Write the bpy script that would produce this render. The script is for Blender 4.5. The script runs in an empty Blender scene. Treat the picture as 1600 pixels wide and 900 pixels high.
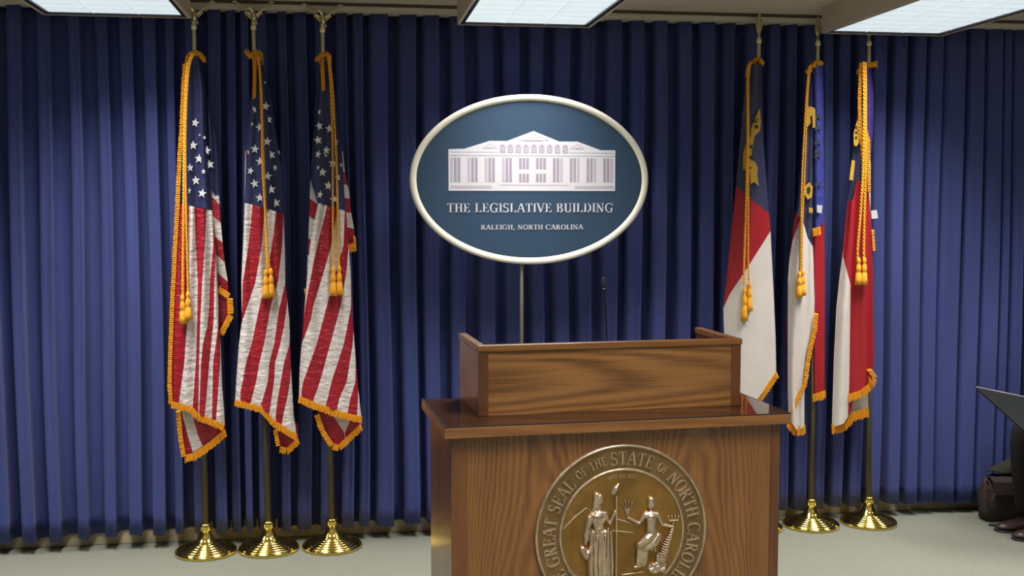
import bpy, bmesh, math, random
import numpy as np
from mathutils import Vector, Matrix
random.seed(7)
SC = bpy.context.scene
C = bpy.context.collection
PI = math.pi

# ---------------------------------------------------------------- camera
FPX = 1750.0
PITCH = math.atan(130/1750)
YAW = math.atan(262/1750)
EYE = Vector((0, 0, 1.65))
FW = Vector((math.sin(YAW)*math.cos(PITCH), math.cos(YAW)*math.cos(PITCH), -math.sin(PITCH)))
RT = Vector((math.cos(YAW), -math.sin(YAW), 0))
UP = RT.cross(FW)
cam = bpy.data.objects.new('camera', bpy.data.cameras.new('camera'))
C.objects.link(cam)
cam.location = EYE
cam.rotation_euler = Matrix((RT, UP, -FW)).transposed().to_euler()
cam.data.sensor_width = 36
cam.data.lens = FPX/1600*36
cam.data.clip_start = 0.05
SC.camera = cam

# ---------------------------------------------------------------- world, exposure
w = bpy.data.worlds.new('world'); SC.world = w; w.use_nodes = True
w.node_tree.nodes['Background'].inputs[0].default_value = (0.5, 0.55, 0.6, 1)
w.node_tree.nodes['Background'].inputs[1].default_value = 0.02
SC.view_settings.view_transform = 'Standard'
SC.view_settings.look = 'None'
SC.view_settings.gamma = 1
SC.view_settings.exposure = 0.0
LAMP_W = 31.0          # watts of each ceiling luminaire
LAMP_SPREAD = 103      # degrees: the prismatic lens cuts off grazing light
LAMP_COL = (1.0, 0.975, 0.93)


def at(x, y, Y):
    """point of the vertical plane Y seen at photo position x, y"""
    d = FW + RT*((x-800)/FPX) - UP*((y-450)/FPX)
    return EYE + d*(Y/d.y)


def atz(x, y, z):
    d = FW + RT*((x-800)/FPX) - UP*((y-450)/FPX)
    return EYE + d*((z-EYE.z)/d.z)


# ---------------------------------------------------------------- materials
def new_mat(name):
    m = bpy.data.materials.new(name); m.use_nodes = True
    nt = m.node_tree
    return m, nt, nt.nodes['Principled BSDF']


def mat(name, col, rough=0.5, metal=0.0, bump=0.0, bscale=60, var=0.0, vscale=8, stretch=(1, 1, 1), coat=0.0, sheen=0.0, spec=None, rot=(0, 0, 0)):
    m, nt, b = new_mat(name)
    b.inputs['Base Color'].default_value = (*col, 1)
    b.inputs['Roughness'].default_value = rough
    b.inputs['Metallic'].default_value = metal
    b.inputs['Coat Weight'].default_value = coat
    b.inputs['Coat Roughness'].default_value = 0.08
    b.inputs['Sheen Weight'].default_value = sheen
    b.inputs['Sheen Roughness'].default_value = 0.4
    if spec is not None: b.inputs['Specular IOR Level'].default_value = spec
    if bump or var:
        tc = nt.nodes.new('ShaderNodeTexCoord'); mp = nt.nodes.new('ShaderNodeMapping')
        mp.inputs['Scale'].default_value = stretch
        mp.inputs['Rotation'].default_value = rot
        nt.links.new(tc.outputs['Object'], mp.inputs[0])
    if bump:
        n = nt.nodes.new('ShaderNodeTexNoise'); n.inputs['Scale'].default_value = bscale; n.inputs['Detail'].default_value = 4
        nt.links.new(mp.outputs[0], n.inputs['Vector'])
        bp = nt.nodes.new('ShaderNodeBump'); bp.inputs['Strength'].default_value = bump; bp.inputs['Distance'].default_value = 0.01
        nt.links.new(n.outputs[0], bp.inputs['Height']); nt.links.new(bp.outputs[0], b.inputs['Normal'])
    if var:
        n = nt.nodes.new('ShaderNodeTexNoise'); n.inputs['Scale'].default_value = vscale; n.inputs['Detail'].default_value = 5
        nt.links.new(mp.outputs[0], n.inputs['Vector'])
        r = nt.nodes.new('ShaderNodeValToRGB')
        r.color_ramp.elements[0].position = 0.3; r.color_ramp.elements[1].position = 0.7
        r.color_ramp.elements[0].color = (*[c*(1-var) for c in col], 1)
        r.color_ramp.elements[1].color = (*[min(1, c*(1+var)) for c in col], 1)
        nt.links.new(n.outputs[0], r.inputs[0]); nt.links.new(r.outputs[0], b.inputs['Base Color'])
    return m


def wood(name, horiz=False, dark=(0.080, 0.027, 0.006), light=(0.29, 0.122, 0.031), centres=0.25, amp=8.0, freq=34, wr=0.20, wp=0.42, wc=0.46, nz=0.13, na=1.6, al=0.16, rough=0.35, coat=0.35, coat_r=0.12):
    """walnut veneer: parabolic (cathedral) growth rings plus fine pores along the grain"""
    m, nt, b = new_mat(name)
    N = nt.nodes.new; L = nt.links.new
    tc = N('ShaderNodeTexCoord'); sp = N('ShaderNodeSeparateXYZ'); L(tc.outputs['Object'], sp.inputs[0])
    across = sp.outputs['Z'] if horiz else sp.outputs['X']
    along = sp.outputs['X'] if horiz else sp.outputs['Z']

    def M(op, a, bb=None, c=None):
        n = N('ShaderNodeMath'); n.operation = op
        for i, v in enumerate((a, bb, c)):
            if v is None: continue
            if isinstance(v, (int, float)): n.inputs[i].default_value = v
            else: L(v, n.inputs[i])
        return n.outputs[0]
    cmb = N('ShaderNodeCombineXYZ')
    L(M('MULTIPLY', across, 5.0), cmb.inputs[0]); L(M('MULTIPLY', along, na), cmb.inputs[1]); L(sp.outputs['Y'], cmb.inputs[2])
    n1 = N('ShaderNodeTexNoise'); n1.inputs['Scale'].default_value = 1.3; n1.inputs['Detail'].default_value = 3; L(cmb.outputs[0], n1.inputs['Vector'])
    xx = M('SUBTRACT', M('ABSOLUTE', across), centres)
    par = M('MULTIPLY', M('MULTIPLY', xx, xx), amp)
    v = M('ADD', M('ADD', par, M('MULTIPLY', along, al)), M('MULTIPLY', n1.outputs[0], nz))
    v = M('ADD', v, M('MULTIPLY', sp.outputs['Y'], 0.6))
    s = M('MULTIPLY_ADD', M('SINE', M('MULTIPLY', v, freq*6.28)), 0.5, 0.5)
    cmb2 = N('ShaderNodeCombineXYZ')
    L(M('MULTIPLY', across, 260), cmb2.inputs[0]); L(M('MULTIPLY', along, 6), cmb2.inputs[1]); L(M('MULTIPLY', sp.outputs['Y'], 60), cmb2.inputs[2])
    n2 = N('ShaderNodeTexNoise'); n2.inputs['Scale'].default_value = 1; n2.inputs['Detail'].default_value = 3; L(cmb2.outputs[0], n2.inputs['Vector'])
    cmb3 = N('ShaderNodeCombineXYZ')
    L(M('MULTIPLY', across, 14), cmb3.inputs[0]); L(M('MULTIPLY', along, 1.2), cmb3.inputs[1]); L(sp.outputs['Y'], cmb3.inputs[2])
    n3 = N('ShaderNodeTexNoise'); n3.inputs['Scale'].default_value = 1; n3.inputs['Detail'].default_value = 2; L(cmb3.outputs[0], n3.inputs['Vector'])
    t = M('ADD', M('ADD', M('MULTIPLY', s, wr), M('MULTIPLY', n2.outputs[0], wp)), M('MULTIPLY', n3.outputs[0], wc))
    r = N('ShaderNodeValToRGB')
    r.color_ramp.elements[0].position = 0.28; r.color_ramp.elements[0].color = (*dark, 1)
    r.color_ramp.elements[1].position = 0.86; r.color_ramp.elements[1].color = (*light, 1)
    e = r.color_ramp.elements.new(0.56); e.color = (*[(a*0.45+c*0.55) for a, c in zip(dark, light)], 1)
    L(t, r.inputs[0]); L(r.outputs[0], b.inputs['Base Color'])
    b.inputs['Roughness'].default_value = rough
    b.inputs['Coat Weight'].default_value = coat; b.inputs['Coat Roughness'].default_value = coat_r
    return m


def emis(name, col, st):
    m, nt, b = new_mat(name)
    b.inputs['Base Color'].default_value = (0.8, 0.8, 0.8, 1)
    b.inputs['Emission Color'].default_value = (*col, 1); b.inputs['Emission Strength'].default_value = st
    m.cycles.emission_sampling = 'NONE'
    return m


CURTAIN = mat('curtain_cloth', (0.044, 0.060, 0.215), 0.85, bump=0.25, bscale=14, stretch=(3, 3, 0.5), sheen=0.08, var=0.12, vscale=2.5)
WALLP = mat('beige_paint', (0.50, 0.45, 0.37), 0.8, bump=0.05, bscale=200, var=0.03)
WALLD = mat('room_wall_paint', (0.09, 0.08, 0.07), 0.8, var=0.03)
CEILP = mat('ceiling_paint', (0.58, 0.50, 0.42), 0.85, bump=0.1, bscale=150, var=0.04)
CARPET = mat('grey_carpet', (0.225, 0.232, 0.185), 0.95, bump=0.7, bscale=420, var=0.22, vscale=160)
BASEW = mat('baseboard_wood', (0.42, 0.35, 0.23), 0.6, var=0.35, vscale=7)
TRACK = mat('track_paint', (0.60, 0.55, 0.45), 0.6, var=0.05)
TRACKD = mat('track_shadow_gap', (0.07, 0.045, 0.03), 0.7, var=0.05)  # solid dark strip above the track, shadow line put into its colour
FIXP = mat('fixture_enamel', (0.58, 0.50, 0.42), 0.55, var=0.03)
FIXD = mat('fixture_dark_gasket', (0.012, 0.012, 0.02), 0.4, var=0.05)
LENS = emis('fixture_lens', (0.76, 0.90, 0.97), 0.72)
LENSB = emis('fixture_lens_joint', (0.66, 0.76, 0.92), 0.5)
BRASS = mat('polished_brass', (0.83, 0.62, 0.16), 0.12, 1.0, var=0.05)
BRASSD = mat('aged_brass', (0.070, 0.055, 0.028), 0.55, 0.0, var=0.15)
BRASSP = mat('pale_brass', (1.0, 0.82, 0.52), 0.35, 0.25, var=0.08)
GOLDC = mat('gold_fringe', (0.95, 0.40, 0.012), 0.7, bump=0.5, bscale=300, var=0.15, vscale=120)
CORDM = mat('gold_cord', (0.98, 0.42, 0.015), 0.65, bump=0.6, bscale=260, var=0.1, vscale=150)
REDC = mat('red_satin', (0.34, 0.010, 0.024), 0.36, bump=1.0, bscale=20, stretch=(1, 1, 2.6), rot=(0, 0.7, 0), var=0.12, vscale=30)
WHITEC = mat('white_satin', (0.68, 0.62, 0.60), 0.38, bump=1.0, bscale=20, stretch=(1, 1, 2.6), rot=(0, 0.7, 0), var=0.04, vscale=30)
BLUEC = mat('navy_satin', (0.028, 0.034, 0.11), 0.45, bump=0.4, bscale=20, stretch=(1, 1, 1.6), var=0.1, vscale=20)
REDN = mat('red_nylon', (0.34, 0.011, 0.019), 0.5, bump=0.12, bscale=12, var=0.05, vscale=10)
WHITEN = mat('white_nylon', (0.64, 0.585, 0.55), 0.5, bump=0.12, bscale=12, var=0.03, vscale=10)
NAVYN = mat('navy_nylon', (0.040, 0.045, 0.10), 0.4, bump=0.12, bscale=12, var=0.08, vscale=10)
ROYAL = mat('royal_satin', (0.045, 0.055, 0.26), 0.32, bump=0.4, bscale=24, var=0.25, vscale=60)
PURPLE = mat('violet_satin', (0.075, 0.045, 0.22), 0.35, bump=0.4, bscale=24, var=0.2, vscale=40)
STARM = mat('star_applique', (0.80, 0.79, 0.80), 0.5, bump=0.1, bscale=80, var=0.03)
EMBG = mat('emblem_gold', (0.50, 0.29, 0.03), 0.5, var=0.1, vscale=40)
BLACK = mat('black_thread', (0.012, 0.01, 0.012), 0.6, var=0.1)
SIGNB = mat('sign_blue', (0.020, 0.048, 0.092), 0.5, var=0.06, vscale=3)
SIGNW = mat('sign_rim_white', (0.72, 0.68, 0.58), 0.4, var=0.03)
SIGNP = mat('sign_print_white', (0.54, 0.53, 0.57), 0.5, var=0.03)
SIGNG = mat('sign_print_grey', (0.29, 0.25, 0.31), 0.5, var=0.05)
SIGNM = mat('sign_print_pale', (0.40, 0.36, 0.42), 0.5, var=0.04)
WV = wood('walnut_front', False)
WH = wood('walnut_hutch', True, (0.105, 0.038, 0.009), (0.42, 0.195, 0.058), centres=0.0, amp=7, freq=34, wr=0.24, wp=0.44, wc=0.32, nz=0.11, na=0.55, al=0.05)
WE = wood('walnut_edge', True, (0.13, 0.045, 0.010), (0.31, 0.130, 0.034), centres=0.2, amp=2, freq=8)
WP = wood('walnut_post', False, (0.07, 0.022, 0.006), (0.18, 0.062, 0.016), centres=0.5, amp=1, freq=8)
WT = wood('walnut_top', True, (0.11, 0.042, 0.018), (0.27, 0.115, 0.050), centres=0.2, amp=4, freq=10, rough=0.3, coat=0.6, coat_r=0.05)
BRONZE = mat('bronze_field', (0.33, 0.18, 0.050), 0.4, 0.85, bump=0.12, bscale=40, var=0.25, vscale=14)
BRONZED = mat('bronze_ring_field', (0.27, 0.165, 0.07), 0.42, 0.85, bump=0.15, bscale=60, var=0.2, vscale=20)
BRONZEL = mat('bronze_relief', (0.60, 0.47, 0.33), 0.33, 0.85, bump=0.1, bscale=90, var=0.2, vscale=50)
MICM = mat('mic_black', (0.02, 0.02, 0.025), 0.5, var=0.1)
MICG = mat('mic_foam', (0.05, 0.055, 0.07), 0.9, bump=0.5, bscale=500, var=0.1)
TROUS = mat('black_cloth', (0.010, 0.008, 0.011), 0.85, bump=0.2, bscale=30, var=0.1)
SHOE = mat('brown_leather', (0.045, 0.022, 0.020), 0.35, bump=0.1, bscale=60, var=0.2)
BAGM = mat('dark_brown_canvas', (0.040, 0.027, 0.022), 0.8, bump=0.3, bscale=90, var=0.2)
OLIVE = mat('dark_olive_cloth', (0.022, 0.022, 0.010), 0.9, bump=0.3, bscale=40, var=0.2)
BOARD = mat('grey_board', (0.014, 0.015, 0.016), 0.95, spec=0.1, var=0.1)
BOARDE = mat('board_edge_highlight', (0.20, 0.19, 0.21), 0.4, var=0.05)  # paler than the board: light along the upper edge put into colour
SKIN = mat('skin', (0.45, 0.25, 0.17), 0.5, var=0.05)
HAIR = mat('hair', (0.03, 0.02, 0.015), 0.6, bump=0.4, bscale=80, stretch=(1, 1, .2), var=.2)
CHAIRM = mat('chair_plastic', (0.03, 0.03, 0.035), 0.5, var=0.05)

# clear glass sheet
GLASS, nt, b_ = new_mat('clear_glass')
nt.nodes.remove(b_)
gt = nt.nodes.new('ShaderNodeBsdfTransparent'); gg = nt.nodes.new('ShaderNodeBsdfGlossy'); gm = nt.nodes.new('ShaderNodeMixShader'); fr = nt.nodes.new('ShaderNodeFresnel')
gg.inputs['Roughness'].default_value = 0.03; fr.inputs['IOR'].default_value = 1.5
nt.links.new(fr.outputs[0], gm.inputs[0]); nt.links.new(gt.outputs[0], gm.inputs[1]); nt.links.new(gg.outputs[0], gm.inputs[2])
nt.links.new(gm.outputs[0], nt.nodes['Material Output'].inputs[0])


# ---------------------------------------------------------------- helpers
def tag(o, label=None, cat=None, group=None, kind=None):
    if label: o['label'] = label
    if cat: o['category'] = cat
    if group: o['group'] = group
    if kind: o['kind'] = kind
    return o


def thing(name, loc, label, cat, group=None, rz=0):
    o = bpy.data.objects.new(name, None); C.objects.link(o)
    o.empty_display_size = 0.1
    o.location = loc; o.rotation_euler = (0, 0, rz)
    return tag(o, label, cat, group)


class MB:
    """collects geometry in the coordinates of the thing it belongs to"""
    def __init__(s, off=(0, 0, 0)):
        s.v = []; s.f = []; s.m = []; s.off = Vector(off); s.mats = []; s.smooth = []

    def mi(s, m):
        if m not in s.mats: s.mats.append(m)
        return s.mats.index(m)

    def add(s, vs, fs, m, smooth=False):
        b = len(s.v); k = s.mi(m)
        s.v += [Vector(p)-s.off for p in vs]
        for f in fs:
            s.f.append([b+i for i in f]); s.m.append(k); s.smooth.append(smooth)

    def box(s, x0, x1, y0, y1, z0, z1, m):
        vs = [(x, y, z) for z in (z0, z1) for y in (y0, y1) for x in (x0, x1)]
        s.add(vs, [(0, 2, 3, 1), (4, 5, 7, 6), (0, 1, 5, 4), (2, 6, 7, 3), (0, 4, 6, 2), (1, 3, 7, 5)], m)

    def tube(s, pts, rs, m, n=10, cap=True, sq=(1, 1)):
        pts = [Vector(p) for p in pts]
        if isinstance(rs, (int, float)): rs = [rs]*len(pts)
        vs = []; fs = []
        ref = None
        for i, p in enumerate(pts):
            d = (pts[min(i+1, len(pts)-1)]-pts[max(i-1, 0)]).normalized()
            if ref is None:
                ref = Vector((0, 1, 0)) if abs(d.y) < 0.9 else Vector((1, 0, 0))
            a = d.cross(ref).normalized(); b = d.cross(a).normalized(); ref = -b if False else ref
            for k in range(n):
                t = 2*PI*k/n
                vs.append(p + a*math.cos(t)*rs[i]*sq[0] + b*math.sin(t)*rs[i]*sq[1])
        for i in range(len(pts)-1):
            for k in range(n):
                fs.append((i*n+k, i*n+(k+1) % n, (i+1)*n+(k+1) % n, (i+1)*n+k))
        if cap:
            fs.append(tuple(range(n))[::-1]); fs.append(tuple((len(pts)-1)*n+k for k in range(n)))
        s.add(vs, fs, m, True)

    def lathe(s, prof, m, c=(0, 0, 0), n=32, sx=1, sy=1):
        c = Vector(c); vs = []; fs = []
        for r, z in prof:
            for k in range(n):
                t = 2*PI*k/n; vs.append(c+Vector((r*math.cos(t)*sx, r*math.sin(t)*sy, z)))
        for i in range(len(prof)-1):
            for k in range(n):
                fs.append((i*n+k, i*n+(k+1) % n, (i+1)*n+(k+1) % n, (i+1)*n+k))
        fs.append(tuple(range(n))[::-1]); fs.append(tuple((len(prof)-1)*n+k for k in range(n)))
        s.add(vs, fs, m, True)

    def ell(s, c, r, m, n=12, k=8, R=None):
        c = Vector(c); vs = []; fs = []
        for i in range(k+1):
            ph = PI*i/k
            for j in range(n):
                t = 2*PI*j/n
                p = Vector((r[0]*math.sin(ph)*math.cos(t), r[1]*math.sin(ph)*math.sin(t), r[2]*math.cos(ph)))
                if R: p = R @ p
                vs.append(c+p)
        for i in range(k):
            for j in range(n):
                fs.append((i*n+j, (i+1)*n+j, (i+1)*n+(j+1) % n, i*n+(j+1) % n))
        s.add(vs, fs, m, True)

    def prism(s, poly, m, fr, d0, d1):
        """2D polygon extruded; fr(u, v, d) -> point"""
        n = len(poly)
        a = sum(poly[i][0]*poly[(i+1) % n][1]-poly[(i+1) % n][0]*poly[i][1] for i in range(n))
        if a < 0: poly = poly[::-1]
        vs = [fr(u, v, d1) for u, v in poly]+[fr(u, v, d0) for u, v in poly]
        fs = [tuple(range(n)), tuple(range(2*n-1, n-1, -1))]+[(i, n+i, n+(i+1) % n, (i+1) % n) for i in range(n)]
        s.add(vs, fs, m)

    def mesh(s, name):
        me = bpy.data.meshes.new(name)
        me.from_pydata([tuple(p) for p in s.v], [], s.f)
        for m in s.mats: me.materials.append(m)
        me.polygons.foreach_set('material_index', s.m)
        me.polygons.foreach_set('use_smooth', s.smooth)
        me.update()
        return me

    def build(s, name, parent=None, bevel=0, label=None, kind=None):
        me = s.mesh(name)
        bm = bmesh.new(); bm.from_mesh(me)
        bmesh.ops.remove_doubles(bm, verts=bm.verts, dist=1e-5)
        bmesh.ops.recalc_face_normals(bm, faces=bm.faces)
        bm.to_mesh(me); bm.free()
        o = bpy.data.objects.new(name, me); C.objects.link(o)
        o.parent = parent
        if bevel:
            md = o.modifiers.new('bevel', 'BEVEL'); md.width = bevel; md.segments = 2; md.limit_method = 'ANGLE'
        if label: o['label'] = label
        if kind: o['kind'] = kind
        return o


def interp(pts, t):
    """pts sorted by first value"""
    if t <= pts[0][0]: return pts[0][1]
    for (a, b), (c, d) in zip(pts, pts[1:]):
        if t <= c:
            return b+(d-b)*(t-a)/(c-a) if c > a else d
    return pts[-1][1]


def catmull(pts, n):
    out = []
    for i in range(len(pts)-1):
        p0 = pts[max(i-1, 0)]; p1 = pts[i]; p2 = pts[i+1]; p3 = pts[min(i+2, len(pts)-1)]
        for k in range(n):
            t = k/n
            out.append(tuple(0.5*((2*b)+(-a+c)*t+(2*a-5*b+4*c-d)*t*t+(-a+3*b-3*c+d)*t**3) for a, b, c, d in zip(p0, p1, p2, p3)))
    out.append(tuple(pts[-1]))
    return out


# ---------------------------------------------------------------- setting
WALLY = 5.60; CEIL = 2.60
X0, X1, Y0 = -4.2, 6.2, -4.0


def struct(name, x0, x1, y0, y1, z0, z1, m, bevel=0):
    b = MB(); b.box(x0, x1, y0, y1, z0, z1, m)
    return tag(b.build(name, bevel=bevel), kind='structure')


struct('floor', X0, X1, Y0, WALLY, -0.1, 0, CARPET)
struct('ceiling', X0, X1, Y0, WALLY, CEIL, CEIL+0.1, CEILP)
struct('wall_back', X0, X1, WALLY, WALLY+0.1, -0.1, CEIL+0.1, WALLP)
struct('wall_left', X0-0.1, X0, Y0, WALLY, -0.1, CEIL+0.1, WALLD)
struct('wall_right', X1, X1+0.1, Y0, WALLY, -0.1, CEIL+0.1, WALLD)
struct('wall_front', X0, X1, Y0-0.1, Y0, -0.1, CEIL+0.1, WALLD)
struct('baseboard_back', X0, X1, WALLY-0.022, WALLY, 0, 0.10, BASEW, 0.004)
b = MB(); b.box(X0, X1, 5.42, 5.56, CEIL-0.014, CEIL, TRACKD); b.box(X0, X1, 5.435, 5.56, CEIL-0.036, CEIL-0.014, TRACK)
tag(b.build('trim_1'), kind='structure')


# ---------------------------------------------------------------- curtain
FOLDS = [(-460, -440), (-425, -405), (-390, -362), (-345, -322), (-305, -282), (-262, -240), (-222, -205), (-188, -162), (-145, -125), (-108, -84), (-66, -46), (-28, 2), (20, 44), (65, 88), (114, 134), (157, 178), (196, 218), (233, 254), (267, 281), (297, 313), (330, 350), (357, 372), (380, 392), (402, 420), (438, 452), (462, 484), (498, 512),
         (530, 547), (556, 571), (581, 608), (625, 650), (661, 685), (703, 725), (746, 770), (786, 812), (828, 848), (865, 888), (904, 925), (943, 965), (980, 1001),
         (1018, 1037), (1057, 1076), (1091, 1112), (1127, 1142), (1160, 1178), (1195, 1209), (1222, 1235), (1248, 1264), (1280, 1292), (1304, 1319), (1333, 1347), (1358, 1375),
         (1388, 1405), (1417, 1433), (1441, 1459), (1466, 1494), (1502, 1523), (1530, 1552), (1557, 1567), (1573, 1590), (1600, 1618), (1632, 1650), (1668, 1690), (1705, 1722), (1740, 1760), (1778, 1795), (1810, 1832), (1850, 1866), (1884, 1905), (1920, 1940)]
rnd = random.Random(3)
cp = []
for i, (a, e) in enumerate(FOLDS):
    xa, xe = at(a, 450, 5.5).x, at(e, 450, 5.5).x
    nx = at(FOLDS[i+1][0], 450, 5.5).x if i+1 < len(FOLDS) else xe+0.05
    ww = xe-xa; j = rnd.uniform(-.012, .012)
    cp += [(xa-ww*0.02, 0.020), (xa+ww*0.06, 0.070+j), (xa+ww*0.25, 0.086+j), (xa+ww*0.65, 0.092+j), (xe-0.004, 0.104+j*.5), (xe+0.003, 0.096+j*.5), (xe-0.006, 0.050), (xe*0.85+nx*0.15, 0.004), (xe*0.3+nx*0.7, 0.0)]
prof = catmull(cp, 3)
NR = 26
vs = []; fs = []
for r in range(NR+1):
    t = r/NR; z = 0.062+(CEIL-0.03-0.062)*t
    for (x, d) in prof:
        sh = 0.010*math.sin(x*2.1+t*3.0)*(1-t)+0.006*math.sin(x*7+t*5)
        dd = d*(1.08-0.25*t)+0.005*math.sin(x*3.3+t*4)
        hem = 0.008*math.sin(x*5.1)+0.004*math.sin(x*23) if r == 0 else 0
        vs.append((x+sh, 5.572-dd, z+hem))
n = len(prof)
for r in range(NR):
    for k in range(n-1):
        fs.append((r*n+k, r*n+k+1, (r+1)*n+k+1, (r+1)*n+k))
b = MB(); b.add(vs, fs, CURTAIN, True)
o = b.build('curtain')
tag(o, 'floor-length dark blue pleated curtain covering the whole back wall behind flags and lectern', 'curtain')
md = o.modifiers.new('thick', 'SOLIDIFY'); md.thickness = 0.002; md.offset = 1


# ---------------------------------------------------------------- ceiling luminaires
def make_fixture():
    t = thing('ceiling_light', (0, 0, CEIL), None, 'ceiling light')
    W_, L_, H_ = 0.305, 0.61, 0.125
    b = MB()
    for s in (-1, 1):
        b.box(s*W_-0.006, s*W_+0.006, -L_, L_, -H_, 0, FIXP)
        b.box(-W_, W_, s*L_-0.006, s*L_+0.006, -H_, 0, FIXP)
    b.box(-W_, W_, -L_, L_, -0.01, 0, FIXP)
    b.build('housing', t)
    b = MB(); ww = 0.018
    for s in (-1, 1):
        b.box(min(s*(W_-0.006), s*(W_-ww-0.006)), max(s*(W_-0.006), s*(W_-ww-0.006)), -L_+0.006, L_-0.006, -H_+0.002, -H_+0.02, FIXD)
        b.box(-W_+0.006, W_-0.006, min(s*(L_-0.006), s*(L_-ww-0.006)), max(s*(L_-0.006), s*(L_-ww-0.006)), -H_+0.002, -H_+0.02, FIXD)
    b.build('gasket', t, label='black gasket strip around the lens')
    b = MB(); b.box(-W_+0.024, W_-0.024, -L_+0.024, L_-0.024, -H_+0.010, -H_+0.014, LENS)
    ln = b.build('lens', t)
    b = MB()
    for x in (-0.094, 0.094): b.box(x-0.0025, x+0.0025, -L_+0.024, L_-0.024, -H_+0.0075, -H_+0.0100, LENSB)
    for k in range(1, 10):
        y = -L_+0.024+k*(2*L_-0.048)/10
        b.box(-W_+0.024, W_-0.024, y-0.005, y+0.005, -H_+0.0085, -H_+0.0100, LENSB)
    b.build('lens_joint', ln)
    ld = bpy.data.lights.new('tube_light', 'AREA'); ld.shape = 'RECTANGLE'; ld.size = 2*W_-0.06; ld.size_y = 2*L_-0.06
    ld.energy = LAMP_W; ld.color = LAMP_COL; ld.spread = math.radians(LAMP_SPREAD)
    lo = bpy.data.objects.new('lamp', ld); C.objects.link(lo); lo.parent = t; lo.location = (0, 0, -H_+0.006)
    return t


def copy_tree(o, parent=None):
    c = o.copy(); C.objects.link(c); c.parent = parent
    for ch in [q for q in bpy.data.objects if q.parent == o]: copy_tree(ch, c)
    return c


fx = make_fixture()
FXX = [(-2.79, None), (-0.975, 'leftmost box-shaped fluorescent ceiling light, above the left group of flags'),
       (0.835, 'middle box-shaped fluorescent ceiling light, above the oval sign'),
       (2.60, 'rightmost box-shaped fluorescent ceiling light, above the right group of flags'), (4.40, None)]
first = True
for yc in (4.59, 2.10, -0.4, -2.8):
    for x, lab in FXX:
        o = fx if first else copy_tree(fx)
        first = False
        o.location = (x, yc, CEIL)
        if yc == 4.59 and lab: o['label'] = lab
        else:
            o['label'] = 'box-shaped fluorescent ceiling light outside the picture'; o['group'] = 'ceiling lights out of view'


# ---------------------------------------------------------------- lectern
LR = math.atan2(0.069, 1.062)
lec = thing('lectern', (0.276, 3.132, 0), 'walnut lectern with raised three-sided hutch and round bronze state seal on its front', 'lectern', None, LR)
LW, LD, LH = 1.064, 0.49, 1.02
# local frame: x along the front, y to the back
b = MB(); b.box(0, LW, 0, LD, LH-0.034, LH-0.0035, WE); b.build('countertop', lec, 0.002)
b = MB(); b.box(0.004, LW-0.004, 0.004, LD-0.004, LH-0.0035, LH-0.0028, WT); b.build('counter_veneer', lec, label='dark walnut top surface')
b = MB(); b.box(0.003, LW-0.003, 0.003, LD-0.003, LH-0.0028, LH, GLASS); b.build('glass_sheet', lec, label='clear glass sheet on the counter')
b = MB(); b.box(0.001, LW-0.001, 0.001, 0.003, LH-0.0035, LH, BLACK)
b.box(0.001, 0.003, 0.001, LD, LH-0.0035, LH, BLACK); b.box(LW-0.003, LW-0.001, 0.001, LD, LH-0.0035, LH, BLACK); b.build('glass_edge', lec, label='dark edge of the glass sheet')
bx0, bx1, by0 = 0.022, LW-0.022, 0.03
o = None
b = MB((0.53, 0, 0)); b.box(bx0+0.045, bx1-0.030, by0, by0+0.02, 0, LH-0.034, WV); o = b.build('front_panel', lec); o.location = (0.53, 0, 0)
b = MB(); b.box(bx0, bx0+0.045, by0-0.003, by0+0.04, 0, LH-0.034, WP); b.build('corner_post', lec, 0.002)
b = MB(); b.box(bx1-0.030, bx1, by0-0.003, by0+0.04, 0, LH-0.034, WP); b.build('corner_post', lec, 0.002)
b = MB(); b.box(bx0+0.003, bx0+0.021, by0+0.04, LD-0.02, 0, LH-0.034, WP); b.build('side_panel', lec)
b = MB(); b.box(bx1-0.021, bx1-0.003, by0+0.04, LD-0.02, 0, LH-0.034, WP); b.build('side_panel', lec)
b = MB(); b.box(bx0+0.02, bx1-0.02, by0+0.03, LD-0.03, 0.45, 0.47, WP); b.build('inner_shelf', lec)
# hutch
hx0, hx1, hy0, hy1, hz = 0.125, 0.962, 0.148, 0.482, 1.232
b = MB((hx0, 0, LH+0.1)); b.box(hx0+0.030, hx1-0.030, hy0+0.004, hy0+0.02, LH, hz-0.018, WH); o = b.build('hutch_panel', lec, label='hutch front with swirling horizontal walnut grain'); o.location = (hx0, 0, LH+0.1)
for xa, xb in ((hx0, hx0+0.030), (hx1-0.030, hx1)):
    b = MB(); b.box(xa, xb, hy0, hy0+0.022, LH, hz-0.018, WP); b.build('hutch_post', lec, 0.0015)
for xa, xb in ((hx0, hx0+0.018), (hx1-0.018, hx1)):
    b = MB(); b.box(xa, xb, hy0+0.022, hy1, LH, hz-0.018, WP); b.build('hutch_side', lec, 0.0015)
b = MB(); b.box(hx0-0.003, hx1+0.003, hy0-0.003, hy0+0.024, hz-0.018, hz, WE)
for xa, xb in ((hx0-0.003, hx0+0.022), (hx1-0.022, hx1+0.003)):
    b.box(xa, xb, hy0+0.024, hy1+0.003, hz-0.018, hz, WE)
b.build('hutch_rail', lec, 0.0015)

# ---------------------------------------------------------------- lettering: serif capitals made of strokes
TK, TN = 0.15, 0.055


def seg(x0, y0, x1, y1, w):
    dx, dy = x1-x0, y1-y0; l = math.hypot(dx, dy); nx, ny = -dy/l*w/2, dx/l*w/2
    if abs(dy) > abs(dx) and abs(dx) > 0.02 * l:
        nx, ny = (w/2*l/abs(dy))*(1 if dy < 0 else -1)*-1, 0
    return [(x0+nx, y0+ny), (x1+nx, y1+ny), (x1-nx, y1-ny), (x0-nx, y0-ny)]


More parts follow.
